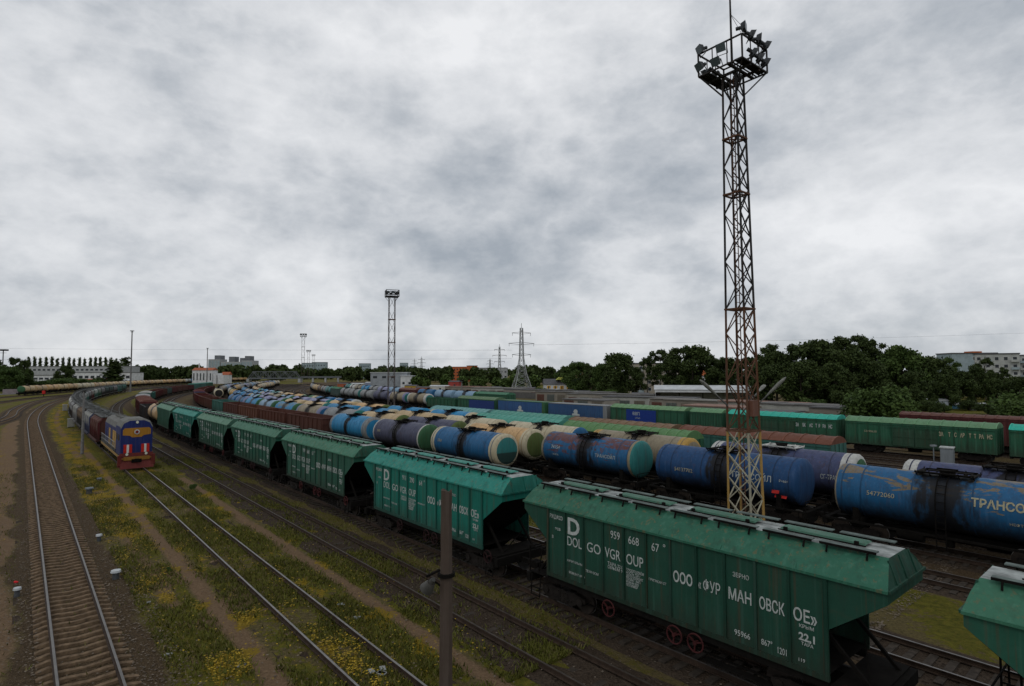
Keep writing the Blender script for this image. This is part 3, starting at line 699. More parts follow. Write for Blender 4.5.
coal = plain('coal_load', (.02, .019, .018), .95, .4, 6)
def gondola(root, color='brown', lod=1):
    pm = paint('gondola_'+color, WC[color], .3, .6, .7, (.09, .035, .018))
    part('body', 'gond', g_gond_body, [pm, coal], root)
    part('underframe', 'gfr', lambda: g_wag_frame(6.4), steel_dark, root)
    for x in (-4.3, 4.3): bogie(root, x, max(1, lod))
# ---- covered wagon with ribbed arched roof
def g_box_roof(L_, w, z0, rise, n):
    mb = MB(); k = 8
    def arc(x, lift=0.): return [(x, -(w+.06)+2*(w+.06)*i/k, z0+rise*sin(pi*i/k)**.75+lift) for i in range(k+1)]
    mb.rings([arc(-L_), arc(L_)], closed=False, sm=True)
    for x in (-L_, L_): mb.poly(arc(x) if x > 0 else arc(x)[::-1], 0)
    for i in range(n+1):
        x = -L_+.05+(2*L_-.1)*i/n; mb.rings([arc(x-.05, .0), arc(x-.05, .05), arc(x+.05, .05), arc(x+.05, .0)], closed=False, m=1)
    return mb
def g_box_body(L_, w, z1, n):
    mb = MB(); z0 = 1.22; mb.box((0, 0, (z0+z1)/2), (2*L_, 2*w, z1-z0))
    return mb
def g_box_ribs(L_, w, z1, n):
    mb = MB(); z0 = 1.22
    for s in (-1, 1):
        for i in range(n+1):
            x = -L_+.06+(2*L_-.12)*i/n; mb.box((x, s*(w+.03), (z0+z1)/2), (.08, .06, z1-z0-.02))
        mb.box((0, s*(w+.03), z1-.22), (2*L_, .05, .05)); mb.box((0, s*(w+.035), z0+.05), (2*L_, .07, .12))
    for sx in (-1, 1):
        for y in (-.8, 0, .8): mb.box((sx*(L_+.03), y, (z0+z1)/2), (.06, .1, z1-z0))
    return mb
def g_door(w_, h):
    mb = MB(); mb.box((0, 0, h/2), (w_, .05, h))
    for x in (-w_/2+.04, 0, w_/2-.04): mb.box((x, -.035, h/2), (.07, .04, h))
    for z in (.08, h*.5, h-.08): mb.box((0, -.04, z), (w_, .04, .07))
    mb.bar((-w_/2-.7, -.05, h+.03), (w_/2+.7, -.05, h+.03), .05); return mb
def boxcar(root, side='green', roof='green', lod=1, txt=None, doors=True, z1=3.75, rise=.5, L_=6.9, ribs=12, rooftone=None, board=None):
    sc = WC.get(side) or TC[side]; rc = rooftone or tuple(min(1, x*1.5+.02) for x in (WC.get(roof) or TC[roof]))
    pm = paint('boxcar_side_'+side, sc, .12, .65, .6); pr = paint('boxcar_roof_%s_%.3f' % (roof, rc[1]), rc, .18, .3, .5)
    key = (L_, z1, rise, ribs)
    part('body', ('bb',)+key, lambda: g_box_body(L_, 1.45, z1, 10), pm, root)
    part('side_ribs', ('br',)+key, lambda: g_box_ribs(L_, 1.45, z1, 12), paint('boxcar_rib_'+side, tuple(x*.72 for x in sc), .25, .5), root)
    part('roof', ('rf',)+key, lambda: g_box_roof(L_, 1.45, z1, rise, ribs), [pr, paint('roof_rib_%s_%.3f' % (roof, rc[1]), tuple(min(1, x*1.25) for x in rc), .15, .3)], root)
    if doors:
        part('door', ('door', z1), lambda: g_door(2.0, z1-1.75), pm, root, (-1.05, -1.55, 1.32)); part('door', ('door', z1), lambda: g_door(2.0, z1-1.75), pm, root, (1.05, -1.55, 1.32))
    part('underframe', ('bfr', L_), lambda: g_wag_frame(L_), steel_dark, root)
    for x in (-L_+2, L_-2): bogie(root, x, 1)
    if board:
        bx, bw, bc_, bt = board
        def gb():
            mb = MB(); mb.box((0, 0, 0), (bw, .05, 2.0)); return mb
        bo = part('advert_board', ('board', bw), gb, plain('board_'+'%.2f' % bc_[2], bc_, .5, .12), root, (bx, -1.54, 2.55))
        if bt: letter(bo, bt, -bw*.28, -.04, .15, .7)
        if bt:
            letter(bo, 'CARGO', -bw*.28+.5, -.04, -.35, .28)
    if txt: txt(root)
# ---- container flat
def container_wagon(root, color=(.02, .07, .16), roofc='grey', emblem=True, L_=6.9, lod=1):
    def gbody():
        mb = MB(); mb.box((0, 0, 2.55), (2*L_, 2.7, 2.5)); n = 40
        for i in range(n): 
            x = -L_+.2+(2*L_-.4)*i/(n-1)
            for s in (-1, 1): mb.box((x, s*1.365, 2.55), (.16, .05, 2.3))
        return mb
    b = part('container', ('cont', L_), gbody, paint('container_%.2f' % color[2], color, .06, .5), root)
    def gt():
        mb = MB(); mb.box((0, 0, 3.84), (2*L_+.06, 2.8, .10)); mb.box((L_*.95, 0, 2.6), (L_*.12, 2.82, 2.45)); return mb
    part('roof', ('contr', L_), gt, paint('container_roof_'+roofc, TC[roofc], .1, .5), root)
    if emblem:
        def ge():
            mb = MB(); mb.add([(x, -1.42, z) for x, z in ((-.9, 1.9), (.9, 1.9), (.9, 2.15), (.35, 2.25), (.45, 2.75), (.1, 3.0), (-.3, 2.95), (-.6, 2.6), (-.35, 2.3), (-.9, 2.2))], [tuple(range(10))]); return mb
        part('emblem', ('contem', L_), ge, white_mat, root)
    part('underframe', ('cfr', L_), lambda: g_wag_frame(L_), steel_dark, root)
    for x in (-L_+2, L_-2): bogie(root, x, 1)
# ---- cement hopper (rounded white-grey compartments)
def g_cement():
    mb = MB(); n = 10
    L_ = 4.9
    prof = lambda x, k: [(x, -1.35*k, 2.0), (x, -1.5*k, 2.9), (x, -1.45*k, 3.6), (x, -.9*k, 4.05), (x, .9*k, 4.05), (x, 1.45*k, 3.6), (x, 1.5*k, 2.9), (x, 1.35*k, 2.0)]
    rs = []
    for c in range(4):
        x0 = -L_+c*2.45
        for dx, k in ((.02, .74), (.35, .93), (1.2, 1.0), (2.1, .93), (2.43, .74)): rs.append(prof(x0+dx, k))
    mb.rings(rs, sm=False); mb.poly(rs[0][::-1]); mb.poly(rs[-1])
    for c in range(4):
        cx = -L_+c*2.45+1.22
        a = [(cx-1.15, -1.3, 2.0), (cx+1.15, -1.3, 2.0), (cx+1.15, 1.3, 2.0), (cx-1.15, 1.3, 2.0)]; b_ = [(cx-.3, -.4, .9), (cx+.3, -.4, .9), (cx+.3, .4, .9), (cx-.3, .4, .9)]
        mb.rings([a, b_]); 
    return mb
def g_cement_top():
    mb = MB(); mb.box((0, 0, 4.10), (9.8, 2.2, .06))
    for c in range(4): mb.cyl((-3.7+2.45*c, 0, 4.05), (-3.7+2.45*c, 0, 4.32), .33, n=10)
    for s in (-1, 1):
        for x in np.arange(-4.8, 4.9, 1.2): mb.bar((x, s*.8, 4.1), (x, s*.8, 4.55), .04)
        mb.bar((-4.8, s*.8, 4.55), (4.8, s*.8, 4.55), .04)
    return mb
def g_cement_ribs():
    mb = MB()
    for c in range(5):
        for s in (-1, 1):
            x = -4.9+2.45*c; mb.prism([(x-.05, s*1.2, 1.25), (x-.05, s*1.46, 1.25), (x-.05, s*1.45, 3.4), (x-.05, s*.9, 4.05), (x-.05, s*.8, 4.0), (x-.05, s*1.2, 3.4)], (.10, 0, 0))
    for s in (-1, 1): mb.bar((-5, s*1.52, 1.3), (5, s*1.52, 1.3), .14, .22)
    return mb
def cement(root, color='pale', rib='dark', lod=1):
    c = WC.get(color) or TC[color]
    part('hopper', 'cem', g_cement, paint('cement_'+color, c, .2, .6, .6), root)
    part('side_ribs', 'cemr', g_cement_ribs, paint('cement_rib_'+rib, WC.get(rib) or TC[rib], .2, .6), root)
    part('walkway', 'cemt', g_cement_top, plain('cement_top', (.075, .078, .075), .85), root)
    part('underframe', 'cemf', lambda: g_wag_frame(5.3), steel_dark, root)
    for x in (-3.9, 3.9): bogie(root, x, 1)
LEN = {'hopper': 14.72, 'tank': 12.02, 'gondola': 13.92, 'boxcar': 14.73, 'cement': 12.0, 'container': 14.73}
FN = {'hopper': hopper, 'tank': tank, 'gondola': gondola, 'boxcar': boxcar, 'cement': cement, 'container': container_wagon}
NOUN = {'hopper': 'grain hopper wagon', 'tank': 'tank wagon', 'gondola': 'open gondola wagon', 'boxcar': 'covered wagon', 'cement': 'bulk hopper wagon', 'container': 'container wagon'}
CAT = {'hopper': 'hopper wagon', 'tank': 'tank wagon', 'gondola': 'gondola wagon', 'boxcar': 'boxcar', 'cement': 'hopper wagon', 'container': 'container wagon'}
PROTO = {}
def place(kind, key, u, kw, label, group, flip=False):
    t = TR[key]; p = t.at(u); h = t.head(u)
    k = (kind, flip, repr(sorted((a, str(b)) for a, b in kw.items() if a != 'txt')), 'txt' in kw and id(kw['txt']))
    if k in PROTO:
        r = copy_tree(PROTO[k]); 
    else:
        r = thing(NOUN[kind].replace(' ', '_'), label, CAT[kind], (0, 0, 0)); FN[kind](r, **kw); PROTO[k] = r
    r.name = NOUN[kind].replace(' ', '_'); r.location = p; r.rotation_euler = (0, 0, h+(pi if flip else 0)); tag(r, label, CAT[kind], group); return r
def train(key, u, items, phrase, group, lod_at=(60, 105), gap=0.):
    """items: (kind, kwargs, description or None); u = position of the near end"""
    n = 0
    for it in items:
        kind, kw = it[0], dict(it[1]); Ln = LEN[kind]
        if 'L_' in kw: Ln = 2*kw['L_']+.9
        uc = u+Ln/2; u += Ln+gap; n += 1
        d = (TR[key].at(uc)).length
        if 'lod' not in kw: kw['lod'] = 0 if d < lod_at[0] else (1 if d < lod_at[1] else 2)
        col = cname(str(kw.get('color', kw.get('tone', kw.get('side', 'blue')))))
        if not isinstance(kw.get('color', ''), str): col = 'blue'
        lab = it[2] if len(it) > 2 and it[2] else f"{col} {NOUN[kind]}, {ordw(n)} nearest in {phrase}"
        place(kind, key, uc, kw, lab, group)
    return u
# ---------------------------------------------------------------- the trains
T = lambda c, end=None, band=None, **k: ('tank', dict(color=c, **({'end': end} if end else {}), **({'band': band} if band else {}), **k))
# foreground grain hoppers
G = 'green grain hoppers coupled along the foreground track'
dol = txt_dolg('959 668 67'); dol2 = txt_dolg('911 290 64')
hp = [('hopper', dict(tone='green', lod=0), 'green grain hopper cut by the right edge of the photo'),
      ('hopper', dict(tone='dark_green', lod=0, txt=dol), 'large green grain hopper numbered 959 668 67, nearest whole wagon in the foreground'),
      ('hopper', dict(tone='teal', lod=0, txt=dol2), 'bright teal grain hopper behind the broken concrete post'),
      ('hopper', dict(tone='green', lod=0, txt=dol), 'dark green grain hopper directly ahead of the bright teal one'),
      ('hopper', dict(tone='green', lod=1, txt=dol2), 'green grain hopper, second ahead of the bright teal one'),
      ('hopper', dict(tone='pale_green', lod=1, txt=dol), 'pale green grain hopper just behind the small turquoise hopper'),
      ('hopper', dict(tone='teal', lod=1, txt=dol2), 'small turquoise grain hopper, last but one of the far hoppers'),
      ('hopper', dict(tone='pale_green', lod=1), 'pale green grain hopper coupled to the tan tank wagon'),]
u = train('D', -2.97-7.36, hp, '', G)
u = train('D', u, [T('tan'), ('gondola', dict(color='dark', lod=2)), ('boxcar', dict(side='maroon', roof='brown', doors=False, rise=.35)), ('boxcar', dict(side='maroon', roof='brown', doors=False, rise=.35)), ('boxcar', dict(side='brown', roof='grey', doors=False, rise=.3)),
    ('gondola', dict(color='dark')), ('boxcar', dict(side='teal', roof='pale', doors=False, rise=.3)), ('gondola', dict(color='teal')), ('gondola', dict(color='brown')), ('gondola', dict(color='maroon')), ('gondola', dict(color='brown')), ('gondola', dict(color='greygreen')),
    ('gondola', dict(color='maroon')), ('gondola', dict(color='brown')), ('gondola', dict(color='brown')), ('gondola', dict(color='maroon')), ('boxcar', dict(side='teal', roof='teal', doors=False, rise=.3)), ('boxcar', dict(side='teal', roof='teal', doors=False, rise=.3)),
    ('boxcar', dict(side='green', roof='teal', doors=False, rise=.3))], 'the mixed wagons ahead of the grain hoppers', 'mixed wagons ahead of the grain hoppers')
# train behind the locomotive
cem = [('cement', dict(color=c, rib=r)) for c, r in (('brown', 'maroon'), ('pale', 'purple'), ('khaki', 'dark'), ('pale', 'grey'), ('grey', 'dark'), ('pale', 'dark'), ('white', 'dark'), ('pale', 'dark'), ('grey', 'teal'), ('pale', 'teal'), ('grey', 'teal'),
      ('grey', 'dark'), ('pale', 'maroon'), ('white', 'teal'), ('pale', 'green'), ('grey', 'dark'), ('greygreen', 'dark'), ('greygreen', 'dark'), ('grey', 'dark'), ('greygreen', 'teal'), ('teal', 'dark'))]
train('B', 66.8+17.6, cem, 'the train behind the blue locomotive', 'bulk hoppers behind the blue locomotive')
# gondolas and last three tanks in front of the mast row
mk_num = lambda s, x, z=2.95, size=.36, mat=cream_let: (lambda r: curved_text(r, s, x, z, size, mat))
G2 = 'wagons on the track just behind the green hoppers'
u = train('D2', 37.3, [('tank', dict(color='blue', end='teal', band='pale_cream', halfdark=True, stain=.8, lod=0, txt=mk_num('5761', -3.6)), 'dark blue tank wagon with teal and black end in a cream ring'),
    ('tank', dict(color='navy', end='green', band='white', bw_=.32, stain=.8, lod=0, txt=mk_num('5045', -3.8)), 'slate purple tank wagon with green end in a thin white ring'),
    ('tank', dict(color='bright_blue', lod=1, band='grey', stain=.55), 'bright sky blue tank wagon coupled to the last brown gondola')], '', G2)
gc = ['brown', 'brown', 'rust', 'brown', 'teal', 'brown', 'brown', 'maroon', 'brown']
u = train('D2', u+.3, [('gondola', dict(color=c, lod=1)) for c in gc], 'the brown gondola train behind the hoppers', 'brown gondolas curving behind the green hoppers')
train('D2', u, [('boxcar', dict(side='blue', roof='maroon', doors=False, z1=3.6, rise=.4))]+[('gondola', dict(color=c)) for c in ('brown', 'maroon', 'brown', 'brown', 'maroon', 'brown')], 'the far gondolas beyond the blue-nosed wagon', 'far brown gondolas')
# track E: blue oil tanks
def transoil(r):
    curved_text(r, 'ТРАНСОЙЛ', 1.2, 3.02, .54, cream_let, off=.016, xs=.88); curved_text(r, '54772060', -3.3, 2.85, .33, cream_let, xs=1.0); curved_text(r, 'НЕФТЬ 66т', 2.6, 2.35, .18, cream_let)
def blue_t(r):
    curved_text(r, '54137702', -3.3, 2.62, .36, cream_let); curved_text(r, 'ТРАНСОЙЛ', .9, 2.75, .52, white_mat, xs=.9); curved_text(r, 'Р=66т', 4.0, 2.85, .2, white_mat)
def rusty_t(r):
    curved_text(r, '74154', -3.6, 2.95, .42, white_mat); curved_text(r, 'ТРАНСОЙЛ', 1.4, 2.75, .36, white_mat); curved_text(r, 'НЕФТЬ', -3.4, 2.4, .2, white_mat)
GE = 'tank wagons on the track behind the lattice mast'
ORU = (.20, .145, .07)
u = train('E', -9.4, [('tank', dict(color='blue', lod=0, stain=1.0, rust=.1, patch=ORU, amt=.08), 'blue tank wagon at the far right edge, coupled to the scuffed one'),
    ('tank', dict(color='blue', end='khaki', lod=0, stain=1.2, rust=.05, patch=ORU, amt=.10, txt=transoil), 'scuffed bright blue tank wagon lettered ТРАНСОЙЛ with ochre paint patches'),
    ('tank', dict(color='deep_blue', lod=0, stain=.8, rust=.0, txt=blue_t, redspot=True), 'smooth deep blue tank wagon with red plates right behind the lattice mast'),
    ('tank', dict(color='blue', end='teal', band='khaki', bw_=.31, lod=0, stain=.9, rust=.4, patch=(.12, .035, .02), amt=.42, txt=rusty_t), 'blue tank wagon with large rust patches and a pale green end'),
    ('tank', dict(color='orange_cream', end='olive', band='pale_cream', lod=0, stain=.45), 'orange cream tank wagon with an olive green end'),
    ('tank', dict(color='navy', end='olive', lod=1, stain=.5), None), ('tank', dict(color='cream', lod=1, end='olive'), None),
    T('grey', 'teal'), T('khaki', 'blue', 'lilac'), T('bright_blue', 'green', amt=.2, patch=(.16, .15, .09)), T('light_blue', 'green', 'green'), T('bright_blue', 'green'), T('blue', 'green', 'lilac'), T('blue')],
    'the blue tank train behind the mast', GE)
train('E', 206, [T('pale_cream', 'black', 'pale_cream'), T('khaki'), T('grey'), T('brown'), T('khaki'), T('grey'), T('light_blue'), T('lilac'), T('grey'), T('blue'), T('light_blue'), T('khaki'), T('green'), T('khaki'), T('cream')], 'the far tank train with the black cream-ringed end', 'far tanks with a cream-ringed end')
# F
GF = 'tank wagons on the second track behind the mast'
def ltr(r): curved_text(r, 'СГ-ТРАНС', 3.1, 2.6, .42, white_mat, xs=.6)
u = train('F', -11.3, [T('purple', lod=0, stain=.7)+('purple tank wagon cut off by the right edge of the photo',), ('tank', dict(color='purple', end='teal', band='white', lod=0, stain=.7), 'purple tank wagon with white ring behind the ТРАНСОЙЛ tank'),
    ], '', GF)
u = train('F', 13.2, [('tank', dict(color='purple', end='green', band='white', lod=0, stain=.9, railing='white', txt=ltr), 'purple tank wagon with a pale deck rail behind the deep blue tank'),
    ('tank', dict(color='khaki', band='yellow', lod=0, stain=.5, rust=.1), 'tan grey tank wagon right behind the gap left of the mast'),
    ('tank', dict(color='pale_cream', end='blue', lod=1, stain=.4), 'pale cream tank wagon behind the rust-patched blue tank'),
    ('tank', dict(color='pale_cream', lod=1, stain=.5), None), ('tank', dict(color='cream', lod=1, stain=.4), None), T('bright_blue', 'cream', 'pale_cream'), T('bright_blue'), T('cream', 'teal'), T('cream'), T('lilac', 'green', 'green'), T('lilac'), T('light_blue', 'green', 'green'), T('blue', 'cream'),
    T('bright_blue'), T('blue'), T('yellow'), T('green', 'cream', 'cream'), T('white'), T('blue', 'cream', 'cream'), T('blue'), T('yellow'), T('yellow'), T('cream'), T('grey'), T('grey'), T('lilac'), T('grey'), T('light_blue'), T('grey'), T('pale_cream'), T('grey'), T('lilac'), T('light_blue'), T('pale_cream')],
    'the second tank row behind the mast', GF)
# G ribbed covered hoppers, then tanks
GRN = (.085, .20, .07); TEA = (.07, .27, .215)
u = train('G', 28.6, [('boxcar', dict(side='green', roof='olive', rooftone=GRN, rise=.75, z1=3.5, doors=False, ribs=14, L_=7.5), 'covered wagon with a light green ribbed roof left of the mast'),
    ('boxcar', dict(side='teal', roof='teal', rooftone=TEA, rise=.75, z1=3.5, doors=False, ribs=14, L_=7.5), 'covered wagon with a turquoise ribbed roof, front one of the two turquoise rows'),
    ], '', 'covered wagons with ribbed roofs')
train('G', u, [T('bright_blue', 'pale_cream', 'pale_cream'), T('bright_blue'), T('orange_cream', 'olive'), T('cream'), T('lilac', 'teal'), T('lilac'), T('light_blue', 'green', 'green'), T('khaki'), T('lilac', 'white'), T('bright_blue', 'pale_cream', 'pale_cream'), T('bright_blue'), T('light_blue'), T('blue', 'cream', 'cream'), T('bright_blue'),
    T('blue'), T('cream'), T('grey')], 'the third tank row behind the mast', 'tank wagons on the third track behind the mast')
# H
RUS = (.13, .045, .024); KH = (.17, .10, .05)
u = train('H', 18.3, [('boxcar', dict(side='teal', roof='rust', rooftone=RUS, rise=.55, z1=3.75, doors=False, ribs=11), 'covered wagon with a rusty red ribbed roof behind the mast'),
    ('boxcar', dict(side='khaki', roof='khaki', rooftone=KH, rise=.5, z1=3.75, doors=False, ribs=12), 'covered wagon with a brown ribbed roof, left of the rusty roofed one'),
    ('boxcar', dict(side='teal', roof='teal', rooftone=TEA, rise=.6, z1=3.7, doors=False, ribs=13), 'turquoise roofed covered wagon, right-hand one of the rear turquoise pair'),
    ('boxcar', dict(side='greygreen', roof='teal', rooftone=(.12, .28, .27), rise=.6, z1=3.7, doors=False, ribs=13), 'grey turquoise roofed covered wagon, left-hand one of the rear turquoise pair'),
    ('gondola', dict(color='khaki'), 'khaki brown gondola left of the grey turquoise covered wagon'), ('gondola', dict(color='green'), 'green gondola left of the khaki brown one'),
    ], '', 'wagons on the rusty roofed row')
train('H', u, [T('blue', 'pale_cream', 'white'), T('blue'), T('green', 'olive', 'pale_cream'), T('orange_cream'), T('cream'), T('teal', 'white'), T('light_blue'), T('bright_blue'), T('teal', 'green'), T('orange_cream'), T('cream'), T('tan'), T('cream'), T('pale_cream'), T('cream'), T('tan'), T('pale_cream'), T('pale_cream'), T('cream'), T('pale_cream'), T('cream')],
    'the cream tank row beyond the green gondola', 'cream and blue tanks beyond the green gondola')
# I green boxcars
def zt(r):
    for s, x in (('ЗА', 1.95), ('Т', 2.85), ('С', 3.4), ('АВ', 3.95), ('Т', 4.75), ('Т', 5.2), ('РА', 5.65), ('НС', 6.35)): letter(r, s, x+.22-(x-1.95)*.1, -1.535, 2.72, .58, cream_let, xs=.5, off=.02)
    letter(r, '52198630', -4.9, -1.53, 2.6, .32, cream_let)
def zt2(r):
    for s, x in (('ЗА', 1.95), ('БК', 2.85), ('АС', 3.75), ('Т', 4.55), ('Р', 4.95), ('РА', 5.45), ('НС', 6.2)): letter(r, s, x+.22-(x-1.95)*.1, -1.535, 2.72, .58, white_mat, xs=.5, off=.02)
GI = 'green boxcars standing in front of the trees'
TG = (.02, .36, .27); OG = (.10, .22, .11)
u = train('I', -15.9, [('boxcar', dict(side='green', roof='teal', rooftone=TG, L_=6.95), 'green boxcar outside the right edge with a turquoise roof'), ('boxcar', dict(side='green', roof='teal', rooftone=TG, L_=6.55), 'green boxcar with a turquoise roof at the right edge of the photo'),
    ('boxcar', dict(side='green', roof='green', rooftone=OG, L_=6.9, txt=zt), 'green boxcar with a worn pale green roof behind the grey relay cabinet'),
    ('boxcar', dict(side='green', roof='teal', rooftone=TG, L_=6.9, txt=zt2), 'green boxcar with a bright turquoise roof just right of the mast'),], '', GI)
LEN['boxs'] = 5
u = train('I', u, [('boxcar', dict(side='green', roof='green', rooftone=OG, L_=2.5, doors=False, ribs=4), 'short green boxcar directly behind the mast')], '', GI)
u = train('I', u, [('boxcar', dict(side='green', roof='green', rooftone=(.13, .26, .12), L_=6.9, doors=False, board=(-.8, 5.6, (.012, .035, .19), 'ВВП'), ), 'light green boxcar with a royal blue board and white lettering'),
    ('container', dict(color=(.03, .085, .19)), 'grey roofed blue container wagon left of the light green boxcar'),
    ('container', dict(color=(.035, .10, .24), roofc='green'), 'green roofed blue container wagon below the yellow house'),
    ('boxcar', dict(side='green', roof='green', rooftone=(.10, .18, .09), L_=6.9, doors=False, board=(2.2, 9, (.018, .04, .15), None)), 'green boxcar with a long navy board left of the blue containers'),
    ('gondola', dict(color='green'), 'olive green gondola right of the far khaki tank'),
    T('khaki', 'teal', 'white')+('far khaki tank wagon with a green end in a white ring',), T('khaki', 'teal', 'lilac'), T('navy'), T('grey'), T('grey', 'teal'), T('grey'), ('boxcar', dict(side='greygreen', roof='green', doors=False)), T('teal'), T('grey'), T('brown'), T('cream'), T('cream'), T('grey'), T('grey'), T('grey')],
    'the long row before the trees', GI)
train('J', -2.5, [('boxcar', dict(side='maroon', roof='maroon', rooftone=(.09, .03, .02), z1=4.0, rise=.3, doors=False, L_=6.6), 'maroon wagon behind the gap at the right edge'), ('boxcar', dict(side='maroon', roof='maroon', rooftone=(.09, .03, .02), z1=4.15, rise=.3, doors=False, L_=6.2), 'low maroon wagon top showing above the green boxcar')], '', 'maroon wagons behind the green boxcars')
train('K', 112, [('boxcar', dict(side='green', roof='green', doors=False)), T('light_blue', 'green'), T('light_blue'), T('blue'), ('boxcar', dict(side='maroon', roof='brown', doors=False)), T('light_blue'), T('lilac'), T('grey'), T('bright_blue'), T('khaki'), T('white'), T('teal')],
    'the farthest row near the grey hall', 'wagons in the farthest row near the grey hall')
# T cream tanks far left
u = 78
r_ = random.Random(4)
items = [('tank', dict(color='cream', end='green', stain=.4), 'cream tank wagon with a green end, nearest of the far left train')]
for i in range(34):
    c = r_.choice(['cream', 'tan', 'orange_cream', 'pale_cream', 'cream', 'tan']) if i not in (21, 22) else ('white' if i == 21 else 'blue')
    items.append(T(c, stain=.4))
train('T', 0, items, 'the cream tank train at far left', 'cream tank wagons at far left') if False else None
t_ = TR['T']; t_.u0 = 0
# local +x must point back toward the near end of this train
train('T', 83.0, items, 'the cream tank train at far left', 'cream tank wagons at far left')
# ---------------------------------------------------------------- locomotive
def locomotive(u):
    h = TR['B'].head(u); p = TR['B'].at(u)+NX*.15
    r = thing('locomotive', 'blue diesel locomotive with orange trim, red plough and red and white chevrons', 'locomotive', p, h); r.scale = (1, .92, 1)
    blue = paint('loco_blue', (.008, .018, .11), .02, .35, .35); org = paint('loco_orange', (.34, .155, .015), .03, .35, .45); red = paint('loco_red', (.17, .010, .008), .03, .5, .5)
    roofm = paint('loco_roof_grey', (.13, .13, .12), .1, .6, .6); dk = steel_dark; glass = plain('loco_glass', (.015, .018, .022), .12, .1)
    yel = paint('loco_yellow', (.42, .25, .06), .05, .5, .5)
    e = 8.1; W2 = 1.46
    # front hood / cab: full width box with chamfered roof shoulders
    sec = lambda x, w, zt: [(x, -w, 1.55), (x, -w, zt-.75), (x, -w*.82, zt-.25), (x, -w*.45, zt), (x, w*.45, zt), (x, w*.82, zt-.25), (x, w, zt-.75), (x, w, 1.55)]
    mb = MB(); mb.rings([sec(e-3.4, W2, 5.0), sec(e-.35, W2, 5.0), sec(e-.05, W2*.97, 4.82)], ms=None)
    for i in range(len(mb.f)):
        if i % 8 in (1, 2, 3, 4, 5): mb.m[i] = 1
    mb.poly(sec(e-.05, W2*.97, 4.82)); mb.poly(sec(e-3.4, W2, 5.0)[::-1]); cab_ = obj('cab', mb.mesh('cab', [blue, roofm]), r)
    mb = MB(); mb.rings([sec(-e+.1, 1.15, 4.5), sec(e-3.4, 1.15, 4.5)])
    for i in range(8):
        if i in (1, 2, 3, 4, 5): mb.m[i] = 1
    mb.poly(sec(-e+.1, 1.15, 4.5)[::-1]); hood = obj('engine_hood', mb.mesh('engine_hood', [blue, roofm]), r)
    for i in range(7):
        x = e-4.1-i*1.75; mb = MB(); mb.box((x, -1.19, 2.5), (1.45, .06, 1.75)); 
        for k in range(4): mb.box((x, -1.225, 1.95+k*.4), (1.2, .02, .06))
        d_ = obj('hood_door', mb.mesh('hood_door', yel if i in (1, 2, 4) else blue), hood)
    # nose trim
    mb = MB(); X = e-.03
    mb.add([(X, y, z) for y, z in ((-1.1, 4.12), (1.1, 4.12), (1.25, 3.95), (1.25, 3.45), (.62, 3.38), (.42, 3.22), (-.42, 3.22), (-.62, 3.38), (-1.25, 3.45), (-1.25, 3.95))], [tuple(range(10))])
    obj('nose_band', mb.mesh('nose_band', org), cab_)
    mb = MB(); mb.cyl((X, 0, 3.72), (X+.05, 0, 3.72), .24, n=20); mb.cyl((X+.05, 0, 3.72), (X+.07, 0, 3.72), .16, n=5, m=1); obj('emblem', mb.mesh('emblem', [plain('emblem_silver', (.5, .5, .5), .4), red]), cab_)
    for y in (-.78, .78):
        mb = MB(); mb.box((X+.02, y, 2.15), (.05, .74, .8))
        mb.box((X+.05, y, 2.15), (.03, .20, .8), 1); mb.box((X+.05, y+.3, 2.35), (.03, .05, .85), 1) if 0 else None
        obj('chevron_panel', mb.mesh('chevron_panel', [plain('signal_red', (.45, .022, .014), .6, .25), plain('signal_white', (.55, .55, .53), .6, .2)]), cab_)
        mb = MB(); mb.box((X-.02, y*.55, 1.62), (.05, .9, .24), 0) if 0 else None; mb.cyl((X, y*1.1, 1.62), (X+.13, y*1.1, 1.62), .13, n=14, mc=1); obj('headlight', mb.mesh('headlight', [dk, plain('lamp_lens', (.6, .6, .5), .2, .1)]), cab_)
    mb = MB(); mb.cyl((X-.05, 0, 4.66), (X+.08, 0, 4.66), .13, n=14, mc=1); obj('headlight', mb.mesh('headlight', [dk, MATS['lamp_lens']]), cab_)
    mb = MB(); mb.box((X+.01, -1.15, 3.05), (.04, .3, .35)); mb.box((e-2.2, -W2-.01, 3.15), (1.3, .04, .62)); obj('window', mb.mesh('window', glass), cab_) if 0 else None
    for (c, d) in (((e-1.1, -W2-.01, 3.2), (.9, .04, .62)), ((e-2.6, -W2-.01, 3.2), (.7, .04, .62))):
        mb = MB(); mb.box(c, d); obj('window', mb.mesh('window', glass), cab_)
    # frame, buffer beam and plough
    mb = MB(); mb.box((0, 0, 1.38), (16.2, 3.0, .30)); fr = obj('frame', mb.mesh('frame', dk), r)
    mb = MB(); mb.box((0, -1.53, 1.42), (16.0, .06, .22)); obj('sill_stripe', mb.mesh('sill_stripe', yel), fr)
    mb = MB(); mb.box((e+.19, 0, 1.22), (.05, 2.3, .34)); mb.box((e+.10, 0, 1.22), (.12, 2.9, .14)); obj('buffer_beam', mb.mesh('buffer_beam', org), fr)
    mb = MB(); mb.box((e+.19, 0, .98), (.06, .9, .34)); mb.box((e+.3, 0, 1.03), (.4, .34, .3)); obj('coupler', mb.mesh('coupler', dk), fr)
    mb = MB(); mb.prism([(e-.1, -1.5, 1.72), (e+.02, -1.5, 1.72), (e+.12, -1.5, .95), (e+.38, -1.45, .28), (e-.1, -1.45, .28)], (0, 3.0, 0)); obj('plough', mb.mesh('plough', red), r)
    mb = MB()
    for y in (-1.5, 1.5): mb.box((e+.12, y, 1.35), (.1, .34, 1.5))
    obj('corner_steps', mb.mesh('corner_steps', red), r) if 0 else None
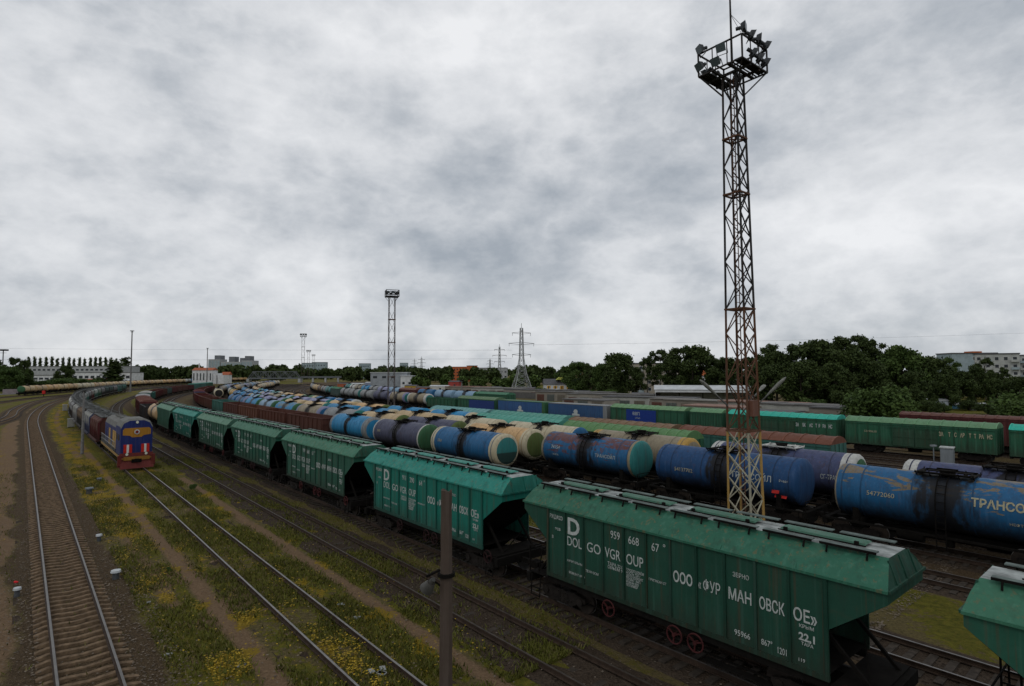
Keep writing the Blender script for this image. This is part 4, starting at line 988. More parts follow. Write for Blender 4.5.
    for y in (-1.5, 1.5):
        mb = MB(); mb.box((e+.12, y, 1.0), (.16, .36, 1.1)); mb.box((e+.12, y, .62), (.3, .4, .05)); obj('corner_step', mb.mesh('corner_step', red), r)
    mb = MB()
    for i in range(12): x = -8+i*1.1; mb.bar((x, -1.5, 1.5), (x, -1.5, 2.5), .035)
    mb.bar((-8, -1.5, 2.5), (4.1, -1.5, 2.5), .04); mb.bar((-8, -1.5, 2.0), (4.1, -1.5, 2.0), .03); obj('handrail', mb.mesh('handrail', plain('handrail_pale', (.30, .31, .30), .6)), r)
    mb = MB(); mb.cyl((0, 0, .85), (3.8, 0, .85), .5, n=12); obj('fuel_tank', mb.mesh('fuel_tank', dk), r) if 0 else None
    mb = MB(); mb.prism([(-1.9, -1.3, 1.2), (-1.9, 1.3, 1.2), (-1.9, .9, .5), (-1.9, -.9, .5)], (3.8, 0, 0)); obj('fuel_tank', mb.mesh('fuel_tank', dk), r)
    for x, rr in ((-6, .35), (-3.5, .5), (-1, .5), (1.8, .6), (3.4, .3)):
        mb = MB(); mb.cyl((x, 0, 4.45), (x, 0, 4.7), rr, n=14); obj('roof_fan', mb.mesh('roof_fan', roofm), r)
    for x in (-4.6, 4.6):
        b = part('bogie', ('bogie', 1), lambda: g_bogie(1), bogie_mat, r, (x, 0, RT+WR))
        for dx in (-1.85, 0, 1.85): part('wheelset', ('ws', 0), lambda: g_wheelset(20), [wheel_mat, tread_mat], b, (dx, 0, 0))
locomotive(66.8+8.2)
# ---------------------------------------------------------------- lattice floodlight masts
def lattice_faces(mb, rings, w, wd, m=0, skip=1):
    """X-braces between consecutive square rings"""
    for a, b in zip(rings, rings[1:]):
        for i in range(4):
            j = (i+1) % 4; mb.bar(a[i], b[j], wd, m=m); mb.bar(a[j], b[i], wd, m=m)
def mast(loc, rz, H, w0, w1, label, near=True, group=None, lamps=7, cage=2.35, ch=1.15, zp=6.6):
    r = thing('floodlight_mast', label, 'floodlight mast', loc, rz, group)
    dk = paint('mast_dark_steel', (.022, .020, .019), .1, .4, .6, (.10, .04, .02)); rs = paint('mast_rusty_steel', (.105, .046, .022), .35, .5, .7)
    oc = paint('mast_ochre_paint', (.36, .22, .06), .22, .3, .6); wh = paint('mast_pale_paint', (.36, .34, .25), .28, .3, .6)
    def W_(z): return w0+(w1-w0)*z/H
    def ring(z): w = W_(z)/2; return [Vector((-w, -w, z)), Vector((w, -w, z)), Vector((w, w, z)), Vector((-w, w, z))]
    segs = ((0, zp, [wh, oc, oc, oc]), (zp, 12.5, [rs]*4), (12.5, H, [dk]*4)) if near else ((0, H, [plain('mast_weathered_grey', (.10, .085, .08), .8)]*4),)
    lw = .085 if near else .10
    for z0, z1, ms in segs:
        for i in range(4):
            mb = MB(); a, b = ring(z0)[i], ring(z1)[i]; mb.bar(a, b, lw*(1.25 if (i == 1 and near and z0 == 0) else 1)); obj('leg', mb.mesh('leg', ms[i]), r)
        n = max(2, int(round((z1-z0)/(1.15 if near else 3.2)))); mb = MB()
        rr = [ring(z0+(z1-z0)*k/n) for k in range(n+1)]
        for k, (a, b) in enumerate(zip(rr, rr[1:])):
            for i in range(4):
                j = (i+1) % 4
                if (k+i) % 2: mb.bar(a[i], b[j], .04 if near else .07)
                else: mb.bar(a[j], b[i], .04 if near else .07)
                if near and (z0 == 0 or i < 2): mb.bar(a[j] if (k+i) % 2 else a[i], b[i] if (k+i) % 2 else b[j], .05)
        obj('bracing', mb.mesh('bracing', [ms[0]]), r)
    for z in ([zp, 12.5, 18.2, 21.0] if near else [H*.3, H*.6, H*.8]):
        mb = MB(); q = ring(z); o = [Vector((p.x*1.08, p.y*1.08, z)) for p in q]
        for i in range(4): mb.bar(o[i], o[(i+1) % 4], .075 if near else .14)
        if near: mb.bar(o[0], o[2], .05); mb.bar(o[1], o[3], .05)
        obj('ring_frame', mb.mesh('ring_frame', rs if near else rs), r)
    if near:
        mb = MB(); wl = .16
        for s in (-1, 1): mb.bar((s*wl, .1, .3), (s*wl*.8, .05, H), .035)
        z = .6
        while z < H: mb.bar((-wl, .1, z), (wl, .1, z), .025); z += .35
        obj('ladder', mb.mesh('ladder', rs), r)
    c = cage/2; zc = H; mb = MB(); t = .065 if near else .12
    for z in (zc, zc+ch) if near else (zc, zc+ch*.5, zc+ch):
        P = [Vector((-c, -c, z)), Vector((c, -c, z)), Vector((c, c, z)), Vector((-c, c, z))]
        for i in range(4): mb.bar(P[i], P[(i+1) % 4], t)
    for x in np.linspace(-c, c, 4):
        for y in np.linspace(-c, c, 4):
            if abs(x) > c-.01 or abs(y) > c-.01: mb.bar((x, y, zc), (x, y, zc+ch), t*.6 if (abs(abs(x)-abs(y)) > .01) else t)
    for s in (-1, 1):
        mb.bar((-c, s*.42, zc+.02), (c, s*.42, zc+.02), .11); mb.bar((s*.42, -c, zc-.08), (s*.42, c, zc-.08), .11)
        for q in (-1, 1): mb.bar((s*w1*.5, q*w1*.5, zc-1.1), (s*c*.98, q*c*.98, zc), .06)
    obj('cage', mb.mesh('cage', dk), r)
    mb = MB()
    for y in np.arange(-c+.08, c, .16):
        if abs(y) > .45: mb.box((0, y, zc+.03), (2*c-.1, .07, .03))
    mb.box((0, c-.25, zc+.07), (2*c-.1, .4, .05)); mb.box((0, -c+.25, zc+.07), (2*c-.1, .4, .05))
    obj('deck', mb.mesh('deck', dk), r)
    return r, c, zc, dk
def flood(parent, p, yaw, tilt, s=1.):
    def g():
        mb = MB()
        mb.rings([[(-.12*a, -.20*a, -.16*a), (-.12*a, .20*a, -.16*a), (-.12*a, .20*a, .16*a), (-.12*a, -.20*a, .16*a)] for a in (1,)]+[[(.12, -.27, -.23), (.12, .27, -.23), (.12, .27, .23), (.12, -.27, .23)], [(.16, -.29, -.25), (.16, .29, -.25), (.16, .29, .25), (.16, -.29, .25)]])
        mb.poly([(-.12, -.20, -.16), (-.12, .20, -.16), (-.12, .20, .16), (-.12, -.20, .16)]); mb.poly([(.16, -.29, -.25), (.16, .29, -.25), (.16, .29, .25), (.16, -.29, .25)], 1)
        mb.cyl((-.42, 0, 0), (-.12, 0, 0), .11, n=8); mb.bar((0, -.32, -.4), (0, -.32, .05), .035); mb.bar((0, .32, -.4), (0, .32, .05), .035); mb.bar((0, -.32, -.4), (0, .32, -.4), .035)
        return mb
    o = part('floodlight', 'flood', g, [plain('flood_housing', (.05, .055, .06), .5), plain('flood_glass', (.09, .115, .125), .25, .1)], parent, p)
    o.rotation_euler = (0, tilt, yaw); o.scale = (s, s, s)
# near mast: rotated square, near corner slightly right of the axis
mloc = PXD(743, 28.4); mrz = RAD(-59+ 0)
mr, mc_, mz, mdk = mast(mloc, RAD(39), 24.3, 1.2, .70, 'tall rusty lattice floodlight mast with ochre painted foot, nearest of the yard masts')
for x, y, z, yaw, ti in ((-1.05, -1.2, 1.5, -70, 0), (-.4, -1.22, 1.35, -40, 25), (.3, -1.22, 1.4, -55, 5), (1.05, -1.2, 1.35, -30, 30), (-.2, -1.2, .55, -35, 30), (.4, -1.2, .5, -40, 30), (1.0, -1.15, .5, -25, 30),
                         (-1.2, 1.0, 1.35, 150, 20), (-1.2, 1.05, .5, 160, 30), (-1.15, -.1, .95, 190, 20), (-1.15, .2, .4, 180, 30), (.1, 1.1, .4, 90, 30), (-.6, 1.1, .35, 90, 30), (1.1, .4, .4, 0, 30)):
    flood(mr, (x, y, mz+z), RAD(yaw), RAD(ti), .8)
mb = MB(); mb.cyl((-.75, -.4, mz), (-.85, -.45, mz+3.6), .06, .04, n=8); obj('antenna_pole', mb.mesh('antenna_pole', mdk), mr)
mb = MB(); mb.bar((-.84, -.44, mz+2.6), (-1.17, -1.17, mz+1.15), .014); mb.bar((-.84, -.44, mz+2.6), (1.17, -1.17, mz+1.15), .014); obj('stay_wire', mb.mesh('stay_wire', mdk), mr)
def street_arm(parent, a, b, s=1.):
    a, b = Vector(a), Vector(b); d = (b-a).normalized()
    mb = MB(); mb.bar(a, b-d*.35, .06); o = obj('lamp_arm', mb.mesh('lamp_arm', plain('arm_grey', (.10, .10, .095), .7)), parent)
    q = d.to_track_quat('X', 'Z').to_matrix(); rs = []
    for x, w, h in ((-.75, .045, .035), (-.4, .08, .07), (.05, .12, .09), (.35, .12, .07), (.5, .04, .03)):
        rs.append([b+q @ Vector((x, w*cos(t), h*sin(t))) for t in [2*pi*k/8 for k in range(8)]])
    mb = MB(); mb.rings(rs, sm=True); mb.poly(rs[0][::-1]); mb.poly(rs[-1]); obj('lamp_head', mb.mesh('lamp_head', plain('lamp_head_grey', (.19, .19, .17), .6)), o)
mr.rotation_euler = (Matrix.Rotation(RAD(.45), 3, Vector((.37, .93, 0)).cross(Vector((0, 0, 1))).cross(Vector((0, 0, 1)))) @ Matrix.Rotation(RAD(39), 3, 'Z')).to_euler()
Rm = Matrix.Rotation(-RAD(39), 3, 'Z')
def loc_of(px, Y, z): v = PXD(px, Y)-mloc; v = Rm @ Vector((v.x, v.y, 0)); return (v.x, v.y, z)
street_arm(mr, loc_of(728, 28.4, 7.8), loc_of(708, 28.0, 8.75)); street_arm(mr, loc_of(757, 28.4, 7.8), loc_of(779, 28.0, 8.8)); street_arm(mr, loc_of(748, 28.2, 7.9), loc_of(763, 30.5, 8.6))
mb = MB(); mb.box((-.2, -.62, 8.3-.6), (.5, .3, .75)); obj('junction_box', mb.mesh('junction_box', paint('junction_rust', (.12, .05, .03), .5, .5)), mr)
def far_mast(px, Y, top_y, cage, lab, s=1.):
    H = CH+(372-top_y)/CF*Y
    r, c, zc, dk = mast(PXD(px, Y), RAD(20), H-1.6, 1.5*s, 1.4*s, lab, near=False, cage=cage, ch=1.5, group='yard floodlight masts in the distance')
    for k in range(8):
        a = k*pi/4; flood(r, (cos(a)*c, sin(a)*c, zc+1.0), a, .3, 1.15)
    return r
far_mast(391.5, 141, 289.5, 3.0, 'slim floodlight mast with square lamp cage, second nearest, rising behind the tank rows')
far_mast(303, 330, 333, 3.4, 'small distant floodlight mast, tallest of three close together', 1.1); far_mast(308.5, 520, 349.5, 3.6, 'small distant floodlight mast, middle of three close together', 1.3); far_mast(313.5, 700, 354, 3.8, 'faint distant floodlight mast, lowest of three close together', 1.5)
# pole masts
def pole_lamp(px, Y, top_y, lab, rr=.16, head=1.2):
    H = CH+(372-top_y)/CF*Y; r = thing('lamp_pole', lab, 'lamp pole', PXD(px, Y))
    g = plain('pole_concrete', (.16, .155, .15), .85); mb = MB(); mb.cyl((0, 0, 0), (0, 0, H), rr*1.3, rr*.8, n=8); obj('pole', mb.mesh('pole', g), r)
    mb = MB(); mb.box((0, 0, H), (head, head*.6, head*.22)); mb.box((0, 0, H-.4*head), (head*.7, head*.3, .15)); obj('lamp_head', mb.mesh('lamp_head', steel_dark), r); return r
pole_lamp(131.3, 285, 330, 'tall grey single pole lamp above the cream tank train', .3, 1.5); pole_lamp(207.3, 480, 347.5, 'tall pole lamp beside the white building with orange roof', .35, 1.6); pole_lamp(3, 330, 349, 'pole lamp above the trees at the left edge', .3, 4)
pole_lamp(85.3, 68.4, 390, 'slim grey pole with short foot left of the locomotive', .13, .4); pole_lamp(461.8, 210, 380, 'short yard lamp with a square white head near the grey hall', .25, 1.6)
mb = MB(); mb.cyl((0, 0, 0), (0, 0, .5), .35, .25, n=8); 
# power pylons
def pylon(px, Y, top_y, lab, base_w=8.5, t=.22):
    H = CH+(372-top_y)/CF*Y; r = thing('power_pylon', lab, 'pylon', PXD(px, Y), RAD(12)); g = plain('pylon_galvanised', (.30, .31, .31), .6)
    zw = [(0, base_w), (H*.28, base_w*.42), (H*.5, base_w*.2), (H*.93, base_w*.12)]
    def w(z): return float(np.interp(z, [a for a, _ in zw], [b for _, b in zw]))/2
    def ring(z): q = w(z); return [Vector((-q, -q, z)), Vector((q, -q, z)), Vector((q, q, z)), Vector((-q, q, z))]
    zs = [0, H*.1, H*.19, H*.28, H*.35, H*.42, H*.5, H*.58, H*.66, H*.74, H*.83, H*.93]
    for i in range(4):
        mb = MB()
        for a, b in zip(zs, zs[1:]): mb.bar(ring(a)[i], ring(b)[i], t)
        obj('leg', mb.mesh('leg', g), r)
    mb = MB(); lattice_faces(mb, [ring(z) for z in zs], .1, t*.55)
    for z in zs[1:]:
        q = ring(z)
        for i in range(4): mb.bar(q[i], q[(i+1) % 4], t*.5)
    obj('bracing', mb.mesh('bracing', g), r)
    for k, (z, L_) in enumerate(((.55, .14), (.71, .19), (.86, .14))):
        mb = MB()
        for s in (-1, 1):
            mb.bar((0, 0, H*z+.5), (s*H*L_, 0, H*z), t*.7); mb.bar((0, 0, H*z-.6), (s*H*L_, 0, H*z), t*.6); mb.bar((s*H*L_*.95, 0, H*z), (s*H*L_*.95, 0, H*z-1.3), t*.6)
        obj('crossarm', mb.mesh('crossarm', plain('pylon_dark_arm', (.10, .10, .10), .7)), r)
    mb = MB(); mb.cyl((0, 0, H*.92), (0, 0, H), t*.5, n=6); obj('peak', mb.mesh('peak', g), r)
pylon(521.5, 262, 323, 'large lattice power pylon, nearest, right of the second floodlight mast', 9)
pylon(499.5, 520, 344, 'thin power pylon just left of the large one', 8, .3); pylon(421.5, 900, 356, 'faint distant power pylon right of the second floodlight mast', 12, .4); pylon(490, 1000, 358, 'faint distant power pylon above the orange building', 12, .4); pylon(414.5, 1200, 358, 'faintest distant power pylon beside the second mast', 12, .4)
pylon(69, 900, 356, 'faint power pylon behind the poplars', 12, .3) if 0 else None
# power lines
def wire(a, b, sag, rr, lab):
    a, b = Vector(a), Vector(b); mb = MB(); pr = None
    for k in range(25):
        t = k/24; p = a.lerp(b, t); p.z -= 4*sag*t*(1-t)
        if pr is not None: mb.bar(pr, p, rr)
        pr = p
    return tag(obj('power_line', mb.mesh('power_line', steel_dark)), lab, 'power line')
def PZ(px, y, Y): return (*PXD(px, Y)[:2], CH+(372-y)/CF*Y)
for k, (y0, y1) in enumerate(((343, 350), (355.5, 358.5))):
    wire(PZ(-260, y0, 420), PZ(512, y1, 262), 1.2, .055, ['upper', 'lower'][k]+' thin power line crossing the sky left of the large pylon')
wire(PZ(511, 345, 262), PZ(1300, 322, 300), 2, .05, 'thin power line running right from the large pylon above the trees')
# ---------------------------------------------------------------- broken concrete post with hanging floodlight
pl = PXD(447, 10.8); r = thing('concrete_post', 'weathered concrete post with broken top in front of the teal grain hopper', 'post', pl, RAD(20))
conc = paint('post_concrete', (.070, .050, .038), .1, .6, .9, (.06, .035, .022)); H = CH-(490-372)/CF*10.8
mb = MB(); n = 8; rs = []
rj = random.Random(3)
for k in range(26):
    z = H*k/25; rad = .155-.0035*z*2; rs.append([Vector((rad*cos(2*pi*i/n+.2)+rj.uniform(-.006, .006), rad*sin(2*pi*i/n+.2)+rj.uniform(-.006, .006), z+(rj.uniform(-.05, .06) if k == 25 else 0))) for i in range(n)])
mb.rings(rs); mb.poly(rs[-1]); obj('post', mb.mesh('post', conc), r)
zf = CH-(577-372)/CF*10.8
mb = MB(); mb.bar((-.12, 0, zf+.22), (-.38, -.06, zf+.15), .035); mb.bar((-.12, 0, zf-.05), (-.3, -.06, zf+.1), .03); mb.cyl((0, 0, zf+.10), (0, 0, zf+.16), .165, n=10); obj('bracket', mb.mesh('bracket', steel_dark), r)
lamp = MB(); R = Matrix.Rotation(RAD(35), 3, 'X') @ Matrix.Rotation(RAD(20), 3, 'Y'); c0 = Vector((-.33, -.08, zf)); ax = R @ Vector((0, 0, 1))
lamp.cyl(c0-ax*.11, c0+ax*.08, .13, .075, n=16, mc=1); lamp.cyl(c0+ax*.08, c0+ax*.16, .055, .045, n=12)
lo = obj('lamp_head', lamp.mesh('lamp_head', [plain('old_lamp_shell', (.07, .068, .062), .6, .5), plain('old_lamp_inside', (.04, .035, .03), .6)]), r)
# ---------------------------------------------------------------- signal cabinets, markers
def cabinet(p, w, d, h, lab, m, roof=True, group=None, rz=.7):
    r = thing('relay_cabinet', lab, 'cabinet', p, rz, group); mb = MB(); mb.box((0, 0, h/2+.08), (w, d, h)); obj('housing', mb.mesh('housing', m), r)
    mb = MB(); mb.box((0, 0, h+.12), (w*1.12, d*1.15, .09)); obj('roof', mb.mesh('roof', plain('cabinet_roof', (.34, .35, .34), .6)), r)
    mb = MB(); mb.box((0, -d/2-.012, h*.5+.05), (w*.8, .02, h*.8)); dd = obj('door', mb.mesh('door', m), r); mb = MB(); mb.box((w*.3, -d/2-.035, h*.5), (.03, .03, .14)); obj('handle', mb.mesh('handle', steel_dark), dd)
    mb = MB(); mb.box((0, 0, .03), (w*.8, d*.8, .12)); obj('plinth', mb.mesh('plinth', steel_dark), r)
wc_ = paint('cabinet_white', (.42, .42, .38), .08, .4); gc_ = paint('cabinet_grey', (.24, .27, .29), .05, .35)
cabinet(UV(127.5, 6.9), .95, .7, 1.35, 'white relay cabinet nearest of three beside the curving track', wc_, group=None)
cabinet(UV(183, 8.6), .95, .7, 1.45, 'white relay cabinet, middle one of three beside the curving track', wc_); cabinet(UV(226, 12.4), 1.1, .8, 1.5, 'white relay cabinet, farthest of three beside the curving track', wc_)
cabinet(PXD(943.5, 56.5), 1.35, 1.0, 2.0, 'grey relay cabinet with pale roof standing between purple tank and green boxcar', gc_, rz=.85)
def marker(p, lab, tone, h=.32, rad=.17):
    r = thing('cable_marker', lab, 'marker', p); mb = MB(); mb.cyl((0, 0, -.05), (0, 0, h), rad*.8, n=10); obj('stub', mb.mesh('stub', plain('marker_stub', (.07, .075, .08), .8)), r)
    mb = MB(); mb.cyl((0, 0, h), (0, 0, h+.09), rad*1.25, rad*1.15, n=14); obj('cap', mb.mesh('cap', tone), r)
capw = plain('marker_cap_pale', (.42, .44, .45), .7); capd = plain('marker_cap_dark', (.13, .15, .16), .7)
marker(UV(32.5, 3.6), 'round concrete marker stub with white cap, nearest beside the left track', capw); marker(UV(40.5, 3.64), 'small round marker stub, second nearest beside the left track', capw, .26, .13)
marker(UV(56.5, 4.35), 'dark square-looking marker stub beside the left track', capd, .4, .24); marker(UV(62.5, 5.5), 'low pale marker stub farthest up the yellow flowers', capd, .2, .16); marker(UV(32.8, .15), 'dark little marker stub left of the left track', capw, .26, .12)
r = thing('dwarf_signal', 'small red dwarf signal below the cream tank train', 'signal', PXD(45, 236)); mb = MB(); mb.cyl((0, 0, 0), (0, 0, 1.2), .12, n=8); obj('pole', mb.mesh('pole', steel_dark), r); mb = MB(); mb.box((0, 0, 1.7), (1.0, .5, 1.3)); obj('signal_head', mb.mesh('signal_head', plain('signal_case_red', (.45, .02, .015), .5)), r)
r = thing('trackside_sign', 'thin post with a small flat top left of the grey relay cabinet', 'post', PXD(930, 58)); mb = MB(); mb.cyl((0, 0, 0), (0, 0, 2.1), .05, n=8); obj('pole', mb.mesh('pole', gc_), r); mb = MB(); mb.box((0, 0, 2.1), (.5, .3, .15)); obj('head', mb.mesh('head', gc_), r)
mb = MB(); 
for k in range(7): mb.box((rj.uniform(-.08, .08), rj.uniform(-.06, .06), .03+rj.uniform(0, .03)), (.10, .07, .02), rot=Matrix.Rotation(rj.uniform(0, 3), 3, 'Z') @ Matrix.Rotation(rj.uniform(-.5, .5), 3, 'X'))
o = obj('rag', mb.mesh('rag', plain('red_rag', (.5, .015, .02), .8)), None, UV(34.8, .1)); tag(o, 'crumpled red rag lying on the gravel left of the left track', 'litter')
# loose sleeper ends and litter by the second track are part of the track; scattered white scraps
for k, (px, py, sx) in enumerate(((383, 662, .35), (361, 613, .16), (345, 600, .14), (248, 658, .12), (176, 648, .10), (155, 598, .1))):
    Yd = CH*CF/(py-372); mb = MB()
    for q in range(4): mb.box((rj.uniform(-sx, sx), rj.uniform(-sx, sx), .03), (sx*.8, sx*.5, .03), rot=Matrix.Rotation(rj.uniform(0, 3), 3, 'Z'))
    tag(obj('litter', mb.mesh('litter', plain('pale_litter', (.26, .27, .26), .85)), None, PXD(px, Yd, .02)), ['scatter of white crushed litter between the rails of the second track', 'pale scrap on the path between the tracks, right one', 'pale scrap on the path between the tracks, left one', 'tiny pale scrap at the dirt path bottom left', 'small stone-white scrap right of the left track, lower', 'small stone-white scrap right of the left track, upper'][k], 'litter')
# ---------------------------------------------------------------- buildings
def bld(name, label, p, rz, cat='building', group=None): return thing(name, label, cat, p, rz, group)
bw = lambda n, c, **k: plain(n, c, .85, k.get('var', .18), k.get('scale', .6))
winm = plain('window_glass_dark', (.035, .04, .045), .25, .3); winw = plain('window_frame_white', (.5, .5, .48), .6, .1)
def box_building(label, px, Y, w, d, h, wall, roofc, rows, cols, rz=0., ww=1.4, wh=1.5, z0=1.0, name='building', flat=True, roofm=None, sill=False, group=None, base_off=0, cat='building'):
    r = bld(name, label, PXD(px, Y), rz, cat, group)
    mb = MB(); mb.box((0, 0, h/2), (w, d, h)); wl = obj('wall', mb.mesh('wall', wall), r)
    mb = MB()
    if flat: mb.box((0, 0, h+.15), (w+.6, d+.6, .35))
    else:
        rh = roofc; mb.prism([(-w/2-.4, -d/2-.4, h), (-w/2-.4, d/2+.4, h), (-w/2-.4, 0, h+rh)], (w+.8, 0, 0))
    obj('roof', mb.mesh('roof', roofm), r)
    fh = (h-z0)/max(rows, 1)
    for i in range(rows):
        for j in range(cols):
            x = -w/2+(j+.5)*w/cols; z = z0+i*fh+wh/2
            mb = MB(); mb.box((x, -d/2-.02, z), (ww, .08, wh)); f_ = obj('window', mb.mesh('window', winw if sill else winm), r)
            if sill:
                mb = MB(); mb.box((x, -d/2-.07, z), (ww*.8, .04, wh*.84)); obj('pane', mb.mesh('pane', winm), f_)
    return r
greyw = bw('rendered_grey_wall', (.33, .34, .34)); whitew = bw('white_wall', (.55, .56, .56)); dkroof = bw('tar_roof', (.09, .09, .095), scale=.3); orng = bw('orange_render', (.42, .12, .045)); pink = bw('pink_wall', (.42, .22, .19))
silver = bw('zinc_roof', (.46, .48, .49)); panelw = bw('panel_block_wall', (.35, .36, .34)); tile = bw('red_tile_roof', (.33, .10, .05)); bluegrey = bw('blue_grey_panel', (.27, .33, .35)); yellw = bw('ochre_shutter', (.60, .34, .06))
# far left factory
box_building('long white factory block with window bands behind the hedge at far left', 42, 455, 49, 14, 7.6, whitew, 0, 2, 10, RAD(-8), 3.6, 1.5, 1.2, roofm=dkroof)
box_building('white workshop with rows of dark windows right of the long factory block', 103, 455, 57, 14, 9.6, whitew, 0, 2, 12, RAD(-4), 3.0, 2.0, 1.0, roofm=dkroof)
r = box_building('long dark roofed hall behind the white factory blocks', 80, 520, 99, 20, 15.2, greyw, 0, 1, 22, RAD(-5), 2.6, 1.4, 11.5, roofm=dkroof)
box_building('low pink building in front of the white workshop', 98, 415, 22, 8, 3.6, pink, 1.6, 1, 5, 0, 1.2, 1.2, 1, flat=False, roofm=tile)
box_building('small pink annex at the right end of the white workshop', 124, 425, 10, 8, 3.2, pink, 1.4, 1, 3, 0, 1.2, 1.2, 1, flat=False, roofm=silver)
# white building with orange roof
r = box_building('white two storey building with orange roof beside the far tracks', 205.5, 500, 16, 12, 11.5, whitew, 2.2, 1, 6, RAD(6), .9, 6.0, 3, flat=False, roofm=tile)
for x, w_, h_ in ((9.6, 5.5, 9), (14, 6, 7.2)):
    mb = MB(); mb.box((x, 0, h_/2), (w_, 10, h_)); obj('wing', mb.mesh('wing', whitew), r)
mb = MB(); mb.cyl((-6.2, 3, 0), (-6.2, 3, 17.5), .6, n=8); obj('chimney', mb.mesh('chimney', whitew), r)
box_building('small white house with red roof right of the orange roofed building', 227, 520, 6.5, 6, 7.5, whitew, 2.6, 2, 2, 0, .9, 1.3, 1.5, flat=False, roofm=tile, name='house', cat='house')
# grain elevator
r = bld('grain_elevator', 'big grey concrete elevator block with dark roof towers on the horizon', PXD(234, 900), RAD(0)); 
for x, w_, h_ in ((-25, 18, 30), (-6, 18, 26), (10, 14, 26), (25, 17, 28)):
    mb = MB(); mb.box((x, 0, h_/2), (w_, 22, h_)); obj('wall', mb.mesh('wall', greyw), r)
    for i in range(4):
        mb = MB(); mb.box((x-w_/2+w_*(i+.5)/4, -11.1, h_*.68), (w_/6, .2, h_*.5)); obj('rib_shadow', mb.mesh('panel', bluegrey), r)
for x, w_, h_ in ((-22, 9, 36), (0, 9, 34), (16, 7, 32), (24, 8, 35)):
    mb = MB(); mb.box((x, 0, h_/2), (w_, 14, h_)); obj('roof_tower', mb.mesh('roof_tower', bw('elevator_dark', (.15, .16, .17))), r)
for px, Y, w_, h_, lab in ((309, 900, 18, 24, 'distant pale block behind the three small masts, left one'), (320, 950, 22, 26, 'distant pale block with stepped roof, right of the three small masts'), (365, 900, 16, 23, 'distant grey block on the horizon left of the second mast'), (404, 1100, 14, 27, 'distant pale block on the horizon right of the second mast'), (413, 1150, 10, 22, 'low faint block just left of the far pylons')):
    box_building(lab, px, Y, w_, 12, h_, bluegrey, 0, 3, 5, 0, 1.6, 1.8, 8, roofm=dkroof)
# truss bridge
r = bld('railway_bridge', 'grey steel truss railway bridge crossing behind the far tank trains', PXD(275, 560), RAD(4), 'bridge'); g = plain('bridge_steel', (.12, .13, .135), .7)
Lb, hb, z0 = 24, 6.2, 4.2
for y in (-2.6, 2.6):
    mb = MB(); mb.bar((-Lb, y, z0), (Lb, y, z0), .6, .8); mb.bar((-Lb+4, y, z0+hb), (Lb-4, y, z0+hb), .5, .6)
    n = 10; xs = [-Lb+2*Lb*i/n for i in range(n+1)]
    for i in range(n):
        a = (xs[i], y, z0 if i % 2 == 0 else z0+hb); b_ = (xs[i+1], y, z0+hb if i % 2 == 0 else z0); mb.bar(a, b_, .45)
        if 0 < i < n: mb.bar((xs[i], y, z0), (xs[i], y, z0+hb), .3)
    obj('truss', mb.mesh('truss', g), r)
mb = MB(); mb.box((0, 0, z0-.6), (2*Lb, 6, .7)); obj('deck', mb.mesh('deck', g), r)
for x in (-Lb, Lb):
    mb = MB(); mb.box((x, 0, 1.8), (2.4, 7, 3.6)); obj('pier', mb.mesh('pier', greyw), r)
mb = MB(); mb.box((44, 0, 5.0), (38, 2, 1.6)); obj('approach_girder', mb.mesh('approach_girder', g), r)
for x in (36, 48, 60):
    mb = MB(); mb.box((x, 0, 2.1), (1.6, 2, 4.2)); obj('pier', mb.mesh('pier', greyw), r)
# grey hall
r = box_building('grey corrugated hall behind the second floodlight mast', 391, 330, 20, 14, 9.2, bw('grey_corrugated', (.26, .28, .30)), 0, 1, 4, RAD(2), 2.2, 1.2, 6.2, roofm=silver)
box_building('small white annex at the right of the grey hall', 408, 320, 6.5, 8, 7.4, whitew, 0, 1, 2, 0, 1.2, 1.2, 3, roofm=silver)
box_building('orange apartment building beyond the trees left of the big pylon', 457, 620, 24, 12, 15, orng, 0, 4, 8, RAD(-6), 1.2, 1.5, 2, roofm=tile)
box_building('second orange block with pale corner right of the first', 472, 600, 8, 12, 16, orng, 0, 4, 3, RAD(20), 1.2, 1.5, 2, roofm=dkroof)
box_building('long low grey roofed factory right of the orange blocks', 492, 640, 34, 14, 14, greyw, 0, 2, 8, 0, 2, 1.5, 4, roofm=dkroof)
# yellow shuttered house
r = box_building('house with dark roof and bright ochre window panels right of the big pylon', 560.5, 262, 15, 8, 4.0, whitew, 2.4, 0, 0, RAD(2), flat=False, roofm=dkroof, name='house', cat='house')
for j in range(5):
    mb = MB(); mb.box((-5.8+2.9*j, -4.05, 2.6), (1.6, .14, 1.5)); f_ = obj('window', mb.mesh('window', yellw), r); mb = MB(); mb.box((-5.8+2.9*j, -4.14, 2.6), (.5, .05, 1.2)); obj('pane', mb.mesh('pane', winm), f_)
mb = MB(); mb.prism([(-2.4, -4.3, 6.0), (-1.0, -4.5, 7.2), (1.2, -4.5, 7.0), (1.8, -4.3, 6.0)], (0, 3.5, 0)); obj('dormer', mb.mesh('dormer', bw('lime_sheet', (.42, .44, .10))), r)
mb = MB(); mb.box((0, -5.2, .8), (15.5, .2, 1.5)); obj('fence_panel', mb.mesh('fence_panel', whitew), r)
